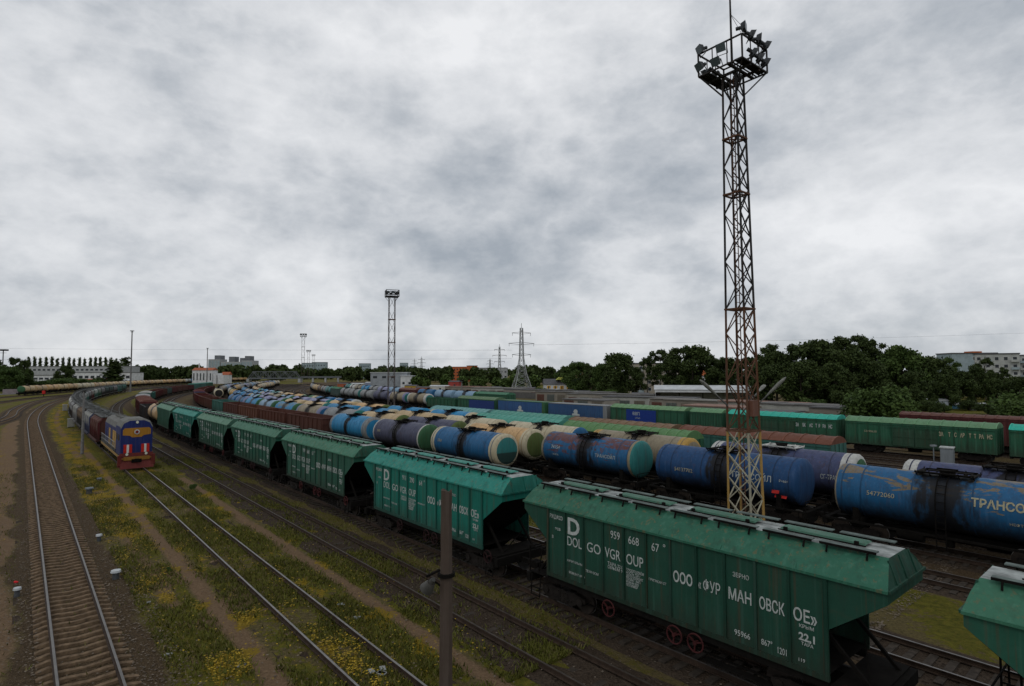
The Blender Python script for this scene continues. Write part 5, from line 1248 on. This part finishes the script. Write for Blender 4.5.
# white shed
r = bld('loading_shed', 'long open white shed with pale metal roof left of the lattice mast', PXD(701, 158), RAD(-14)); mb = MB(); mb.prism([(-12.5, -4.5, 4.7), (-12.5, 4.5, 4.7), (-12.5, 0, 5.8)], (25, 0, 0)); obj('roof', mb.mesh('roof', silver), r)
mb = MB(); mb.box((0, 4.1, 2.1), (24.5, .2, 4.2)); obj('back_wall', mb.mesh('back_wall', bw('shed_cream', (.36, .35, .27))), r)
mb = MB(); mb.box((-12.1, 0, 2.1), (.2, 8.4, 4.2)); obj('end_wall', mb.mesh('end_wall', whitew), r); mb = MB(); mb.box((12.1, 0, 2.1), (.2, 8.4, 4.2)); obj('end_wall', mb.mesh('end_wall', bw('shed_blue_grey', (.40, .45, .48))), r)
mb = MB(); mb.box((0, -4.2, 4.35), (24.6, .12, .7)); obj('fascia', mb.mesh('fascia', whitew), r)
for i in range(5):
    mb = MB(); mb.box((-12+6*i, -4.2, 1.9), (.22, .22, 3.8)); obj('post', mb.mesh('post', steel_dark), r)
# garages with flat tar roofs
r0 = random.Random(8)
gl = [(612, 168, 26, 3.0), (650, 150, 24, 2.9), (700, 136, 24, 2.8), (762, 122, 17, 3.0), (800, 112, 15, 3.1), (838, 103, 8, 3.0), (868, 96, 5.5, 3.1), (720, 118, 14, 2.4), (575, 190, 26, 2.9), (538, 215, 26, 2.9), (500, 235, 24, 3.0), (470, 250, 22, 3.2), (590, 150, 14, 2.3), (765, 104, 11, 2.4)]
gr_l = ['second of the garage roofs right of the yellow windowed house', 'wide garage row in front of the white shed', 'garage row directly in front of the white shed posts', 'garage row right of the mast foot', 'garage row with patched tar roof below the dark trees', 'pale walled garage beside the green bush', 'small pinkish roofed garage nearest the green bush', 'low flat shed roof just in front of the garages', 'garage row below the ochre windowed house', 'garage row right of the big pylon foot', 'garage row left of the big pylon foot', 'garage row farthest left behind the green gondola', 'low shed behind the blue containers', 'low dark shed roof behind the turquoise boxcar']
for k, (px, Y, w_, h_) in enumerate(gl):
    r = bld('garage', gr_l[k], PXD(px, Y), -RAD(48-18*(k in (0, 1, 8, 9, 10, 11))), 'garage', 'flat roofed garages behind the boxcars')
    mb = MB(); mb.box((0, 0, h_/2), (w_, 6, h_)); obj('wall', mb.mesh('wall', bw('garage_wall_%d' % (k % 3), [(.24, .22, .19), (.30, .30, .27), (.20, .18, .15)][k % 3])), r)
    mb = MB(); n = max(2, int(w_/3.6))
    for i in range(n): mb.box((-w_/2+w_*(i+.5)/n, 0, h_+.1+r0.uniform(0, .09)), (w_/n-.02, 6.5, .2))
    rf = obj('roof', mb.mesh('roof', bw('garage_roof_%d' % (k % 4), [(.13, .125, .12), (.10, .10, .10), (.19, .18, .165), (.24, .15, .12)][(k % 4) if k != 6 else 3], scale=1.2)), r)
    for i in range(n):
        mb = MB(); mb.box((-w_/2+w_*(i+.5)/n, -3.03, 1.05), (w_/n*.7, .08, 2.1)); obj('door', mb.mesh('door', paint('garage_door_%d' % (i % 3), [(.12, .045, .03), (.10, .12, .11), (.16, .14, .11)][i % 3], .3, .5)), r)
# colourful sheds and crates behind boxcars on the right, and along the yard edge
bits = [(903, 150, 3.4, 2.6, (.50, .12, .03), 'small orange shed at the foot of the right-hand trees'), (912, 150, 3, 2.2, (.42, .26, .07), 'small ochre shed beside the orange one'), (929, 146, 6.5, 2.2, (.42, .47, .52), 'pale blue shed with white gable in the allotments'), (955, 148, 4.5, 1.0, (.12, .30, .45), 'low blue tarpaulin heap on the grass slope'), (975, 142, 3.2, 1.3, (.42, .43, .42), 'small pale shed on the grass slope at right'),
        (617, 175, 0, 0, None, ''), (584, 200, 4, 2.6, (.42, .09, .04), 'small orange red kiosk right of the ochre windowed house'), (577, 203, 3, 2.4, (.25, .33, .36), 'pale blue kiosk left of the orange one'), (528, 232, 6, 3.0, (.30, .03, .03), 'small red shed below the big pylon'), (552, 228, 5, 2.4, (.36, .36, .34), 'small pale shed between pylon and ochre windowed house'),
        (440, 260, 9, 3.2, (.45, .44, .40), 'cream low shed right of the grey hall'), (424, 262, 7, 2.6, (.40, .13, .05), 'orange container right of the grey hall'), (412, 270, 6, 3.2, (.42, .27, .05), 'yellow loader-like container stack right of the grey hall'), (455, 262, 5, 5.2, (.28, .05, .04), 'dark red kiosk under the short yard lamp'),
        (372, 330, 7, 3.6, (.25, .28, .38), 'blue lilac container left of the grey hall'), (358, 340, 9, 2.8, (.5, .5, .48), 'white low shed left of the grey hall'), (345, 345, 8, 2.8, (.34, .1, .05), 'rusty container left of the grey hall'), (490, 245, 10, 3, (.22, .2, .18), 'brown timber shed left of the big pylon'), (640, 180, 5, 2.6, (.40, .24, .21), 'small pink shed between the tall trees')]
for (px, Y, w_, h_, c, lab) in bits:
    if not w_: continue
    r = bld('shed', lab, PXD(px, Y), -RAD(20), 'shed'); m = bw('shed_%02d%02d' % (int(c[0]*99), int(c[2]*99)), c)
    mb = MB(); mb.box((0, 0, h_/2), (w_, 3, h_)); obj('wall', mb.mesh('wall', m), r); mb = MB(); mb.prism([(-w_/2-.15, -1.7, h_), (-w_/2-.15, 1.7, h_), (-w_/2-.15, .2, h_+.5)], (w_+.3, 0, 0)); obj('roof', mb.mesh('roof', silver if c[2] > .3 else dkroof), r)
    mb = MB(); mb.box((w_*.1, -1.53, h_*.4), (.9, .05, h_*.75)); obj('door', mb.mesh('door', winm), r)
# apartment blocks at right behind the trees
def flats(px, Y, w, d, h, rows, cols, rz, lab, wallm, side=True):
    r = bld('apartment_block', lab, PXD(px, Y), rz); mb = MB(); mb.box((0, 0, h/2), (w, d, h)); obj('wall', mb.mesh('wall', wallm), r); mb = MB(); mb.box((0, 0, h+.2), (w+.5, d+.5, .45)); obj('roof', mb.mesh('roof', dkroof), r)
    fh = (h-.6)/rows
    for i in range(rows):
        for j in range(cols):
            x = -w/2+(j+.5)*w/cols; z = 1.9+i*fh; mb = MB(); mb.box((x, -d/2-.03, z), (1.5, .1, 1.6)); f_ = obj('window', mb.mesh('window', winw), r); mb = MB(); mb.box((x, -d/2-.09, z), (1.25, .05, 1.35)); obj('pane', mb.mesh('pane', winm), f_)
            if j % 3 == 1: mb = MB(); mb.box((x, -d/2-.6, z-1.0), (2.6, 1.2, 1.0)); obj('balcony', mb.mesh('balcony', bluegrey if (i+j) % 2 else panelw), r)
    return r
flats(966, 262, 18, 12, 17.2, 5, 1, RAD(-8), 'grey apartment block end wall with red roof patch above the right-hand trees', bluegrey); flats(996, 256, 15, 12, 16.8, 5, 5, RAD(-38), 'grey apartment block with balconies at the right above the trees', panelw)
flats(1036, 262, 18, 12, 16.4, 5, 6, RAD(-38), 'apartment block cut by the right edge of the photo', panelw); flats(655, 260, 22, 12, 13, 4, 6, RAD(-20), 'beige apartment block seen through the tall thin trees', bw('beige_block', (.30, .27, .22)))
flats(583, 330, 16, 12, 12, 3, 5, 0, 'brick house with red roof behind the round tree', bw('brickish', (.24, .14, .10))); flats(712, 290, 26, 12, 14, 4, 7, 0, 'pale house with orange red roof behind the mast', whitew)
o = bld('roof_patch', 'orange red sheet on the roof of the right-hand apartment block', PXD(973, 258), 0, 'roof sheet'); mb = MB(); mb.box((0, 0, 17.9), (4, 5, .6)); o2 = obj('sheet', mb.mesh('sheet', orng), o)
for (px, y) in ((697, 369), ):
    r = bld('red_roof', 'small orange gable roof between the dark trees left of the mast', PXD(px+3, 240), 0, 'house'); mb = MB(); mb.box((0, 0, 4), (9, 7, 8)); obj('wall', mb.mesh('wall', whitew), r); mb = MB(); mb.prism([(-5, -4, 8), (-5, 4, 8), (-5, 0, 11)], (10, 0, 0)); obj('roof', mb.mesh('roof', orng), r)
# fences
def fence(P, lab, col, h=2.2):
    for a, b_ in zip(P, P[1:]):
        pass
    r = thing('fence', lab, 'fence', P[0]); m = bw('fence_%02d' % int(col[0]*99), col)
    for a, b_ in zip(P, P[1:]):
        d = b_-a; n = int(d.length/3); 
        for i in range(n):
            p = a+d*(i/n)-P[0]; q = a+d*((i+1)/n)-P[0]; mb = MB(); mb.bar(p+Vector((0, 0, h/2)), q+Vector((0, 0, h/2)), .12, h); obj('panel', mb.mesh('panel', m), r)
fence([PXD(4, 262), PXD(24, 268)], 'grey pink slab fence behind the green-ended tank at left', (.26, .22, .22)); 
fence([PXD(480, 228), PXD(640, 172)], 'long dark slab fence behind the boxcars', (.10, .095, .09)); fence([PXD(640, 172), PXD(840, 118)], 'long dark fence in front of the right-hand trees', (.09, .085, .08))
# road at left
mb = MB(); P = [PXD(-60, 250, .06), PXD(-60, 236, .06), PXD(24, 262, .06), PXD(24, 270, .06)]; mb.poly(P); tag(obj('road', mb.mesh('road', bw('asphalt', (.13, .135, .14)))), kind='structure')
# ---------------------------------------------------------------- trees
def leaf_mat(n, a, b_):
    m, nt, b = newmat(n); g = nt.nodes.new('ShaderNodeNewGeometry'); oi = nt.nodes.new('ShaderNodeObjectInfo'); v = objvec(nt)
    c = mixc(nt, ramp(nt, noise(nt, v, .5, 4, .6), .35, .65), a, b_); c = mixc(nt, mth('MULTIPLY', oi.outputs['Random'], .5, nt), c, tuple(x*.75 for x in a))
    c = mixc(nt, mth('MULTIPLY', g.outputs['Random Per Island'], .5, nt), c, tuple(min(1, x*1.35) for x in b_))
    nt.links.new(c, b.inputs['Base Color']); b.inputs['Roughness'].default_value = .75; b.inputs['Specular IOR Level'].default_value = .15; return m
LM = {'dark': leaf_mat('leaves_dark', (.024, .040, .012), (.052, .074, .020)), 'mid': leaf_mat('leaves_mid', (.030, .056, .014), (.068, .105, .025)), 'bright': leaf_mat('leaves_bright', (.035, .065, .012), (.07, .115, .025))}
bark = plain('bark', (.055, .045, .035), .95, .35, 3)
def crown_mesh(seed, shape, n, leaf, H, R, z0, holes=.0):
    r = np.random.default_rng(seed); V = []; F = []
    K = {'round': 40, 'tall': 36, 'poplar': 14, 'bush': 12, 'sparse': 26}[shape]
    cs = []
    for k in range(K):
        t = (k+.5)/K; a = r.uniform(0, 2*pi)
        if shape == 'poplar': z = z0+(H-z0)*t; rad = R*.35*r.random(); s = R*(.75-.35*abs(t-.35)*1.6)
        elif shape == 'bush': z = H*(.25+.5*r.random()); rad = R*.65*sqrt(r.random()); s = R*r.uniform(.3, .5)
        elif shape == 'sparse': z = z0+(H-z0)*(.15+.85*r.random()); rad = R*r.uniform(.25, .95)*(1-.45*((z-z0)/(H-z0))); s = R*r.uniform(.13, .24)
        else:
            zt = r.random(); z = z0*.7+(H-z0*.7)*(.06+.86*zt); prof = sin(pi*min(.97, (.16+.8*zt)))**.6; rad = R*.9*prof*sqrt(r.random()); s = R*r.uniform(.12, .32)*(1 if shape == 'round' else .85)
        cs.append((rad*cos(a), rad*sin(a), z, s))
    cs = np.array(cs); w = cs[:, 3]**2; idx = r.choice(K, n, p=w/w.sum()); C_ = cs[idx]
    d = r.normal(size=(n, 3)); d /= np.linalg.norm(d, axis=1)[:, None]; rr = (r.random(n)**.45)[:, None]
    P = C_[:, :3]+d*rr*C_[:, 3:4]*np.array([1, 1, .85])+r.normal(size=(n, 3))*leaf*1.0
    a = r.normal(size=(n, 3)); a /= np.linalg.norm(a, axis=1)[:, None]; b_ = np.cross(a, r.normal(size=(n, 3))); b_ /= np.linalg.norm(b_, axis=1)[:, None]
    s = leaf*r.uniform(.5, 1.25, (n, 1)); c_ = np.cross(a, b_)*.25*s
    V = np.stack([P-a*s-b_*s*.55, P+a*s*.7-b_*s*.7+c_, P+a*s+b_*s*.5, P-a*s*.6+b_*s*.8+c_], 1).reshape(-1, 3).astype(np.float32)
    me = bpy.data.meshes.new('crown'); me.vertices.add(4*n); me.vertices.foreach_set('co', V.ravel()); me.loops.add(4*n); me.loops.foreach_set('vertex_index', np.arange(4*n, dtype=np.int32)); me.polygons.add(n)
    me.polygons.foreach_set('loop_start', np.arange(0, 4*n, 4, dtype=np.int32)); me.polygons.foreach_set('loop_total', np.full(n, 4, np.int32)); me.update(calc_edges=True); return me, cs
def trunk_mesh(cs, H, z0, R, tr):
    mb = MB(); mb.cyl((0, 0, 0), (0, 0, z0+.35*(H-z0)), tr, tr*.55, n=8, sm=True); mb.cyl((0, 0, z0+.35*(H-z0)), (0, 0, H*.93), tr*.55, tr*.12, n=6, sm=True)
    for c in cs[:14]:
        z = max(z0*.7, c[2]-.6*R*.5-.8); z = min(z, H*.8); mb.cyl((0, 0, z), (c[0], c[1], c[2]), tr*.32, tr*.08, n=5, sm=True)
    return mb.mesh('trunk', bark)
TP = {}
def tree_geo(shape, var, H, R, z0, n, leaf, tr):
    k = (shape, var)
    if k not in TP:
        cm, cs = crown_mesh(var*7+len(shape), shape, n, leaf, H, R, z0); TP[k] = (cm, trunk_mesh(cs, H, z0, R, tr), H)
    return TP[k]
SP = {'round': (14, 6.8, 1.8, 12000, .29, .35), 'tall': (17, 5.2, 3.0, 10000, .28, .33), 'poplar': (16, 1.8, 1.5, 2200, .36, .3), 'bush': (4.5, 3.2, .3, 7000, .13, .12), 'sparse': (18, 5, 5, 5200, .24, .28)}
tr_ = random.Random(21)
TCACHE = {}
def tree(shape, px, Y, top_y, lab, tone='dark', group=None, wide=1., base=0.):
    H, R, z0, n, leaf, tk = SP[shape]; var = tr_.randrange(4)
    cm, tm, _ = tree_geo(shape, var, H, R, z0, n, leaf, tk); h = CH+(372-top_y)/CF*Y-base; s = h/H
    k = (shape, var, tone)
    if k not in TCACHE: m = cm.copy(); m.materials.clear(); m.materials.append(LM[tone]); TCACHE[k] = m
    nm = {'poplar': 'poplar_tree', 'bush': 'bush'}.get(shape, 'broadleaf_tree')
    r = thing(nm, lab, 'bush' if shape == 'bush' else 'tree', PXD(px, Y, base), tr_.uniform(0, 6.28), group); r.scale = (s*wide, s*wide, s)
    obj('crown', TCACHE[k], r); obj('trunk', tm, r); return r
# right-hand tree wall
GTR = 'dark trees along the right of the yard'
row = [(578, 250, 362, 'round', 'mid'), (590, 240, 361, 'tall', 'dark'), (566, 265, 366, 'round', 'mid'), (552, 280, 367, 'tall', 'dark'), (619, 205, 354, 'round', 'dark'), (604, 225, 364, 'round', 'mid'), (647, 195, 358, 'sparse', 'dark'), (660, 190, 352, 'sparse', 'dark'), (676, 200, 346, 'tall', 'dark'), (692, 195, 346, 'round', 'dark'), (708, 200, 352, 'tall', 'dark'), (634, 225, 368, 'round', 'dark'),
       (725, 190, 358, 'round', 'dark'), (752, 185, 352, 'tall', 'dark'), (768, 175, 347, 'sparse', 'dark'), (776, 170, 350, 'round', 'dark'), (797, 160, 344, 'tall', 'dark'), (812, 155, 342, 'round', 'dark'), (828, 160, 340, 'tall', 'dark'), (842, 165, 340, 'sparse', 'dark'), (856, 165, 339, 'sparse', 'dark'), (869, 168, 340, 'sparse', 'dark'), (880, 165, 344, 'sparse', 'dark'), (850, 150, 350, 'round', 'dark'), (902, 150, 348, 'round', 'mid'), (888, 160, 355, 'tall', 'dark'),
       (918, 165, 361, 'tall', 'dark'), (931, 155, 358, 'round', 'dark'), (944, 170, 362, 'tall', 'dark'), (958, 160, 370, 'round', 'dark'), (974, 170, 364, 'tall', 'dark'), (984, 180, 361, 'sparse', 'dark'), (1003, 185, 368, 'sparse', 'dark'), (950, 190, 360, 'sparse', 'mid'), (992, 165, 380, 'round', 'dark'), (1008, 160, 382, 'round', 'dark'), (1024, 155, 378, 'round', 'dark'), (915, 140, 372, 'round', 'dark'), (870, 145, 362, 'round', 'dark'), (835, 140, 365, 'round', 'dark'), (800, 145, 362, 'round', 'dark'), (770, 150, 366, 'round', 'dark'), (945, 145, 376, 'round', 'dark'), (1045, 150, 372, 'round', 'dark')]
row.sort()
for k, (px, Y, ty, sh, tn) in enumerate(row):
    tree(sh, px, Y, ty, f"{dict(round='broad', tall='tall narrow', sparse='thin see-through')[sh]} {dict(dark='dark', mid='mid green')[tn]} tree, {ordw(k+1)} from the left in the right-hand tree wall", tn, GTR)
for k, (px, Y, ty, tn, w_) in enumerate([(880, 92, 384, 'mid', 1.1), (866, 98, 396, 'bright', 1.2), (1018, 95, 388, 'mid', 1.3), (998, 120, 402, 'dark', 1.2), (928, 130, 400, 'dark', 1.3), (905, 125, 401, 'dark', 1.0), (968, 140, 399, 'dark', 1.5), (810, 130, 397, 'mid', 1.2), (1040, 100, 395, 'bright', 1.2), (985, 128, 404, 'dark', 1.6), (942, 134, 404, 'mid', 1.5), (1004, 110, 398, 'dark', 1.3), (915, 138, 402, 'dark', 1.2), (567, 200, 391, 'dark', 1.2), (608, 190, 388, 'bright', 1.3), (540, 225, 386, 'mid', 1.2), (590, 215, 389, 'mid', 1.4), (660, 178, 392, 'mid', 1.4)]):
    tree('bush', px, Y, ty, ['big green bush beside the pink roofed garage', 'low yellow green bush left of the big bush', 'light green bush at the right edge of the photo', 'dark bush on the slope left of the right-edge bush', 'dark shrub right of the pale blue shed', 'small dark shrub between the little sheds', 'wide dark shrub above the grass slope', 'low bush behind the garages right of the mast', 'yellow green bush outside the right edge', 'dark low bush at the right of the grass slope', 'green low bush at the left of the grass slope', 'dark bush just left of the right-edge bush', 'dark bush behind the ochre shed', 'dark shrub in front of the ochre windowed house', 'pale flowering bush right of the orange kiosk', 'bush at the right foot of the big pylon', 'low shrub behind the kiosks', 'low shrub left of the white shed'][k], tn, None, w_)
# left side
pops = [29, 34.5, 40.5, 46.5, 52, 57.5, 63, 69, 74, 79.5, 85, 90.5, 95.5, 100.5, 106, 111, 116, 125.5]
for k, px in enumerate(pops):
    ty = 358.2-2.2*tr_.random() if px > 20 else 356; tree('poplar', px, 600, ty if k != 17 else 356.5, f"slim dark poplar, {ordw(k+1)} from the left in the row behind the factory", 'dark', 'row of poplars behind the factory', .72 if k != 17 else 2.0)
for k, (px, Y, ty, sh, w_) in enumerate([(-8, 300, 358, 'round', 1), (6, 300, 364, 'round', 1.1), (14, 310, 356, 'tall', .8), (22, 320, 355.5, 'tall', .8), (22, 330, 366, 'round', 1), (10, 280, 368, 'round', 1.2), (66, 380, 365, 'round', 1.0), (115, 390, 360, 'poplar', 3.0), (26, 320, 372, 'round', .9)]):
    tree(sh, px, Y, ty, ['broad green tree outside the left edge', 'broad green tree at the left edge', 'narrow dark tree above the left-edge trees, left one', 'narrow dark tree above the left-edge trees, right one', 'round tree behind the fence at left', 'lowest broad green tree at the left edge', 'dark round tree in front of the white factory', 'dark columnar tree in front of the white workshop', 'small round tree right of the left-edge trees'][k], 'mid' if k in (1, 5, 4) else 'dark', None, w_)
for k, (px, Y, w_, ty) in enumerate([(38, 330, 1.8, 378), (50, 345, 1.8, 377.5), (62, 350, 2.0, 376.5), (74, 360, 2.0, 376), (86, 370, 2.0, 376.5), (103, 385, 1.8, 376), (113, 392, 1.6, 376.5), (120, 398, 1.4, 378)]):
    tree('bush', px, Y, ty, f"rounded green hedge bush, {ordw(k+1)} from the left below the factory", 'mid' if k < 5 else 'dark', 'hedge bushes below the factory', w_)
# far woods: one mass each, made of leaf clumps
def wood(name, px0, px1, Y, ty, depth, n, tone, seed, amp=2.5):
    r = np.random.default_rng(seed); x0, x1 = (px0-512)/CF*Y, (px1-512)/CF*Y; h = CH+(372-ty)/CF*Y
    nb = max(6, int((x1-x0)/5)); bx = r.uniform(x0, x1, nb); by = Y+r.uniform(-depth, depth, nb)/2; bh = h+r.uniform(-amp, amp*.3, nb); br = r.uniform(3, 5.5, nb)*h/12
    i = r.integers(0, nb, n); d = r.normal(size=(n, 3)); d /= np.linalg.norm(d, axis=1)[:, None]; q = r.random(n)**.4; zc = bh*.58
    P = np.stack([bx[i]+d[:, 0]*q*br[i], by[i]+d[:, 1]*q*br[i], zc[i]+d[:, 2]*q*bh[i]*.42], 1); P[:, 2] = np.abs(P[:, 2])
    low = r.random(n) < .22; P[low, 2] *= .5
    a = r.normal(size=(n, 3)); a /= np.linalg.norm(a, axis=1)[:, None]; b_ = np.cross(a, r.normal(size=(n, 3))); b_ /= np.linalg.norm(b_, axis=1)[:, None]; s = (Y/CF*1.15)*r.uniform(.6, 1.5, (n, 1))
    V = np.stack([P-a*s-b_*s*.6, P+a*s*.7-b_*s*.7, P+a*s+b_*s*.5, P-a*s*.6+b_*s*.8], 1).reshape(-1, 3).astype(np.float32)
    me = bpy.data.meshes.new(name); me.vertices.add(4*n); me.vertices.foreach_set('co', V.ravel()); me.loops.add(4*n); me.loops.foreach_set('vertex_index', np.arange(4*n, dtype=np.int32)); me.polygons.add(n)
    me.polygons.foreach_set('loop_start', np.arange(0, 4*n, 4, dtype=np.int32)); me.polygons.foreach_set('loop_total', np.full(n, 4, np.int32)); me.update(calc_edges=True); me.materials.append(LM[tone])
    tag(obj('woodland', me), 'distant belt of dark trees closing the horizon', 'woodland', kind='stuff')
wood('woodland', 118, 205, 560, 364.5, 40, 9000, 'dark', 1); wood('woodland', 218, 300, 640, 364, 40, 8000, 'dark', 2); wood('woodland', 340, 480, 560, 366, 60, 12000, 'dark', 3); wood('woodland', 470, 600, 420, 366, 60, 12000, 'dark', 4)
wood('woodland', -40, 130, 700, 366, 60, 8000, 'dark', 5); wood('woodland', 560, 1060, 330, 369, 60, 22000, 'dark', 6); wood('woodland', 290, 360, 800, 368, 60, 6000, 'dark', 7); wood('woodland', 180, 620, 1300, 368.5, 120, 14000, 'dark', 8)
wood('woodland', 740, 1040, 205, 372, 30, 16000, 'dark', 9); wood('woodland', 400, 540, 330, 374, 40, 7000, 'mid', 10)
# ---------------------------------------------------------------- ground cover near the camera
def cover(name, n, seed, umin, umax, vmin, vmax, dens, size, mat, lab, flat=False):
    r = np.random.default_rng(seed); u = umin+(umax-umin)*r.random(n)**1.6; v = r.uniform(vmin, vmax, n)
    keep = dens(u, v) > r.random(n); u, v = u[keep], v[keep]; n = len(u)
    P = np.stack([-u*sin(TH)+v*cos(TH), u*cos(TH)+v*sin(TH), np.full(n, .0)], 1); s = size*r.uniform(.5, 1.4, (n, 1))
    a = r.uniform(0, 2*pi, n); ax = np.stack([np.cos(a), np.sin(a), np.zeros(n)], 1)
    if flat: bx = np.stack([-np.sin(a), np.cos(a), r.uniform(-.3, .3, n)], 1); P[:, 2] += r.uniform(.03, .22, n) if 'flower' in name else r.uniform(.0, .07, n); V = np.stack([P-ax*s, P-bx*s, P+ax*s, P+bx*s], 1)
    else:
        ln = np.stack([r.uniform(-.8, .8, n), r.uniform(-.8, .8, n), np.ones(n)], 1)*s*1.6; V = np.stack([P-ax*s*.32, P+ax*s*.32, P+ln+ax*s*.06, P+ln-ax*s*.06], 1)
    V = V.reshape(-1, 3).astype(np.float32)
    me = bpy.data.meshes.new(name); me.vertices.add(4*n); me.vertices.foreach_set('co', V.ravel()); me.loops.add(4*n); me.loops.foreach_set('vertex_index', np.arange(4*n, dtype=np.int32)); me.polygons.add(n)
    me.polygons.foreach_set('loop_start', np.arange(0, 4*n, 4, dtype=np.int32)); me.polygons.foreach_set('loop_total', np.full(n, 4, np.int32)); me.update(calc_edges=True); me.materials.append(mat)
    return tag(obj(name, me), lab, 'plants', kind='stuff')
def grass_d(u, v):
    na = fbm(u*.35, v*.5, 3); fb = np.clip((na-.36)*4.5, .04, 1); path = np.minimum(np.abs(v-6.25)/.42, np.abs(v-11.35)/.38); d = fb*np.clip(path-.35, 0, 1)
    d = np.where(v < 3.4, d*.15, d); d = np.where((v > 15) & (v < 25), d*.12, d); d = np.where(np.abs(v-1.95) < 1.9, .01, d); return np.where(v < .5, d*.7, d)
def flow_d(u, v):
    na = fbm(u*.9, v*1.2, 21); c = .55*np.clip((na-.34)*4, 0, 1)*np.clip(1.15-np.abs(v-4.8)/3.0, 0, 1)*np.clip((u-30)/20, 0, 1)
    c2 = np.clip((na-.60)*8, 0, 1)*((v > 3) & (v < 9.8))*.5+.02*((v > 3)&(v < 13)); c3 = np.clip((na-.5)*5, 0, 1)*np.clip(1-np.abs(v+1.8)/1.6, 0, 1)*(u > 40); d = np.maximum(np.maximum(c, c2), c3)
    p = np.minimum(np.abs(v-6.25)/.4, 1); return d*p*(np.abs(v-1.95) > 1.9)
cover('grass_tufts', 420000, 1, 14, 75, -8, 30.5, grass_d, .075, leaf_mat('grass_blades', (.042, .048, .009), (.105, .108, .018)), 'low green weeds and grass between the tracks')
cover('dry_grass', 120000, 2, 14, 80, -8, 30.5, grass_d, .065, leaf_mat('dry_blades', (.085, .07, .028), (.15, .12, .05)), 'dry yellowish grass between the tracks')
cover('yellow_flowers', 260000, 3, 16, 130, -5, 15, flow_d, .032, plain('flower_yellow', (.30, .20, .012), .7, .35, 2), 'small yellow flowers spread in patches between the tracks', True)
def stone_d(u, v):
    d = np.where(np.abs(np.abs(v-1.86)-1.9) < .8, .8, .06); d = np.where((v > 18.5) & (v < 25), .5, d); d = np.where((v > 26) & (v < 40), .25, d); d = np.where((v < .2), .35, d); return d
cover('loose_gravel', 170000, 9, 8, 70, -6, 40, stone_d, .035, plain('gravel_stone', (.13, .105, .08), .95, .6, 1.5), 'loose gravel stones beside the rails', True)
# dark weed clumps
for k, (px, py, ty) in enumerate([(197, 487, 481), (174, 567, 562)]):
    tree('bush', px, CH*CF/(py-372), ty, ['small greyish lavender weed clump left of the hopper tracks', 'little green weed tuft between the rails of the left track'][k], 'mid', None, 1.0)
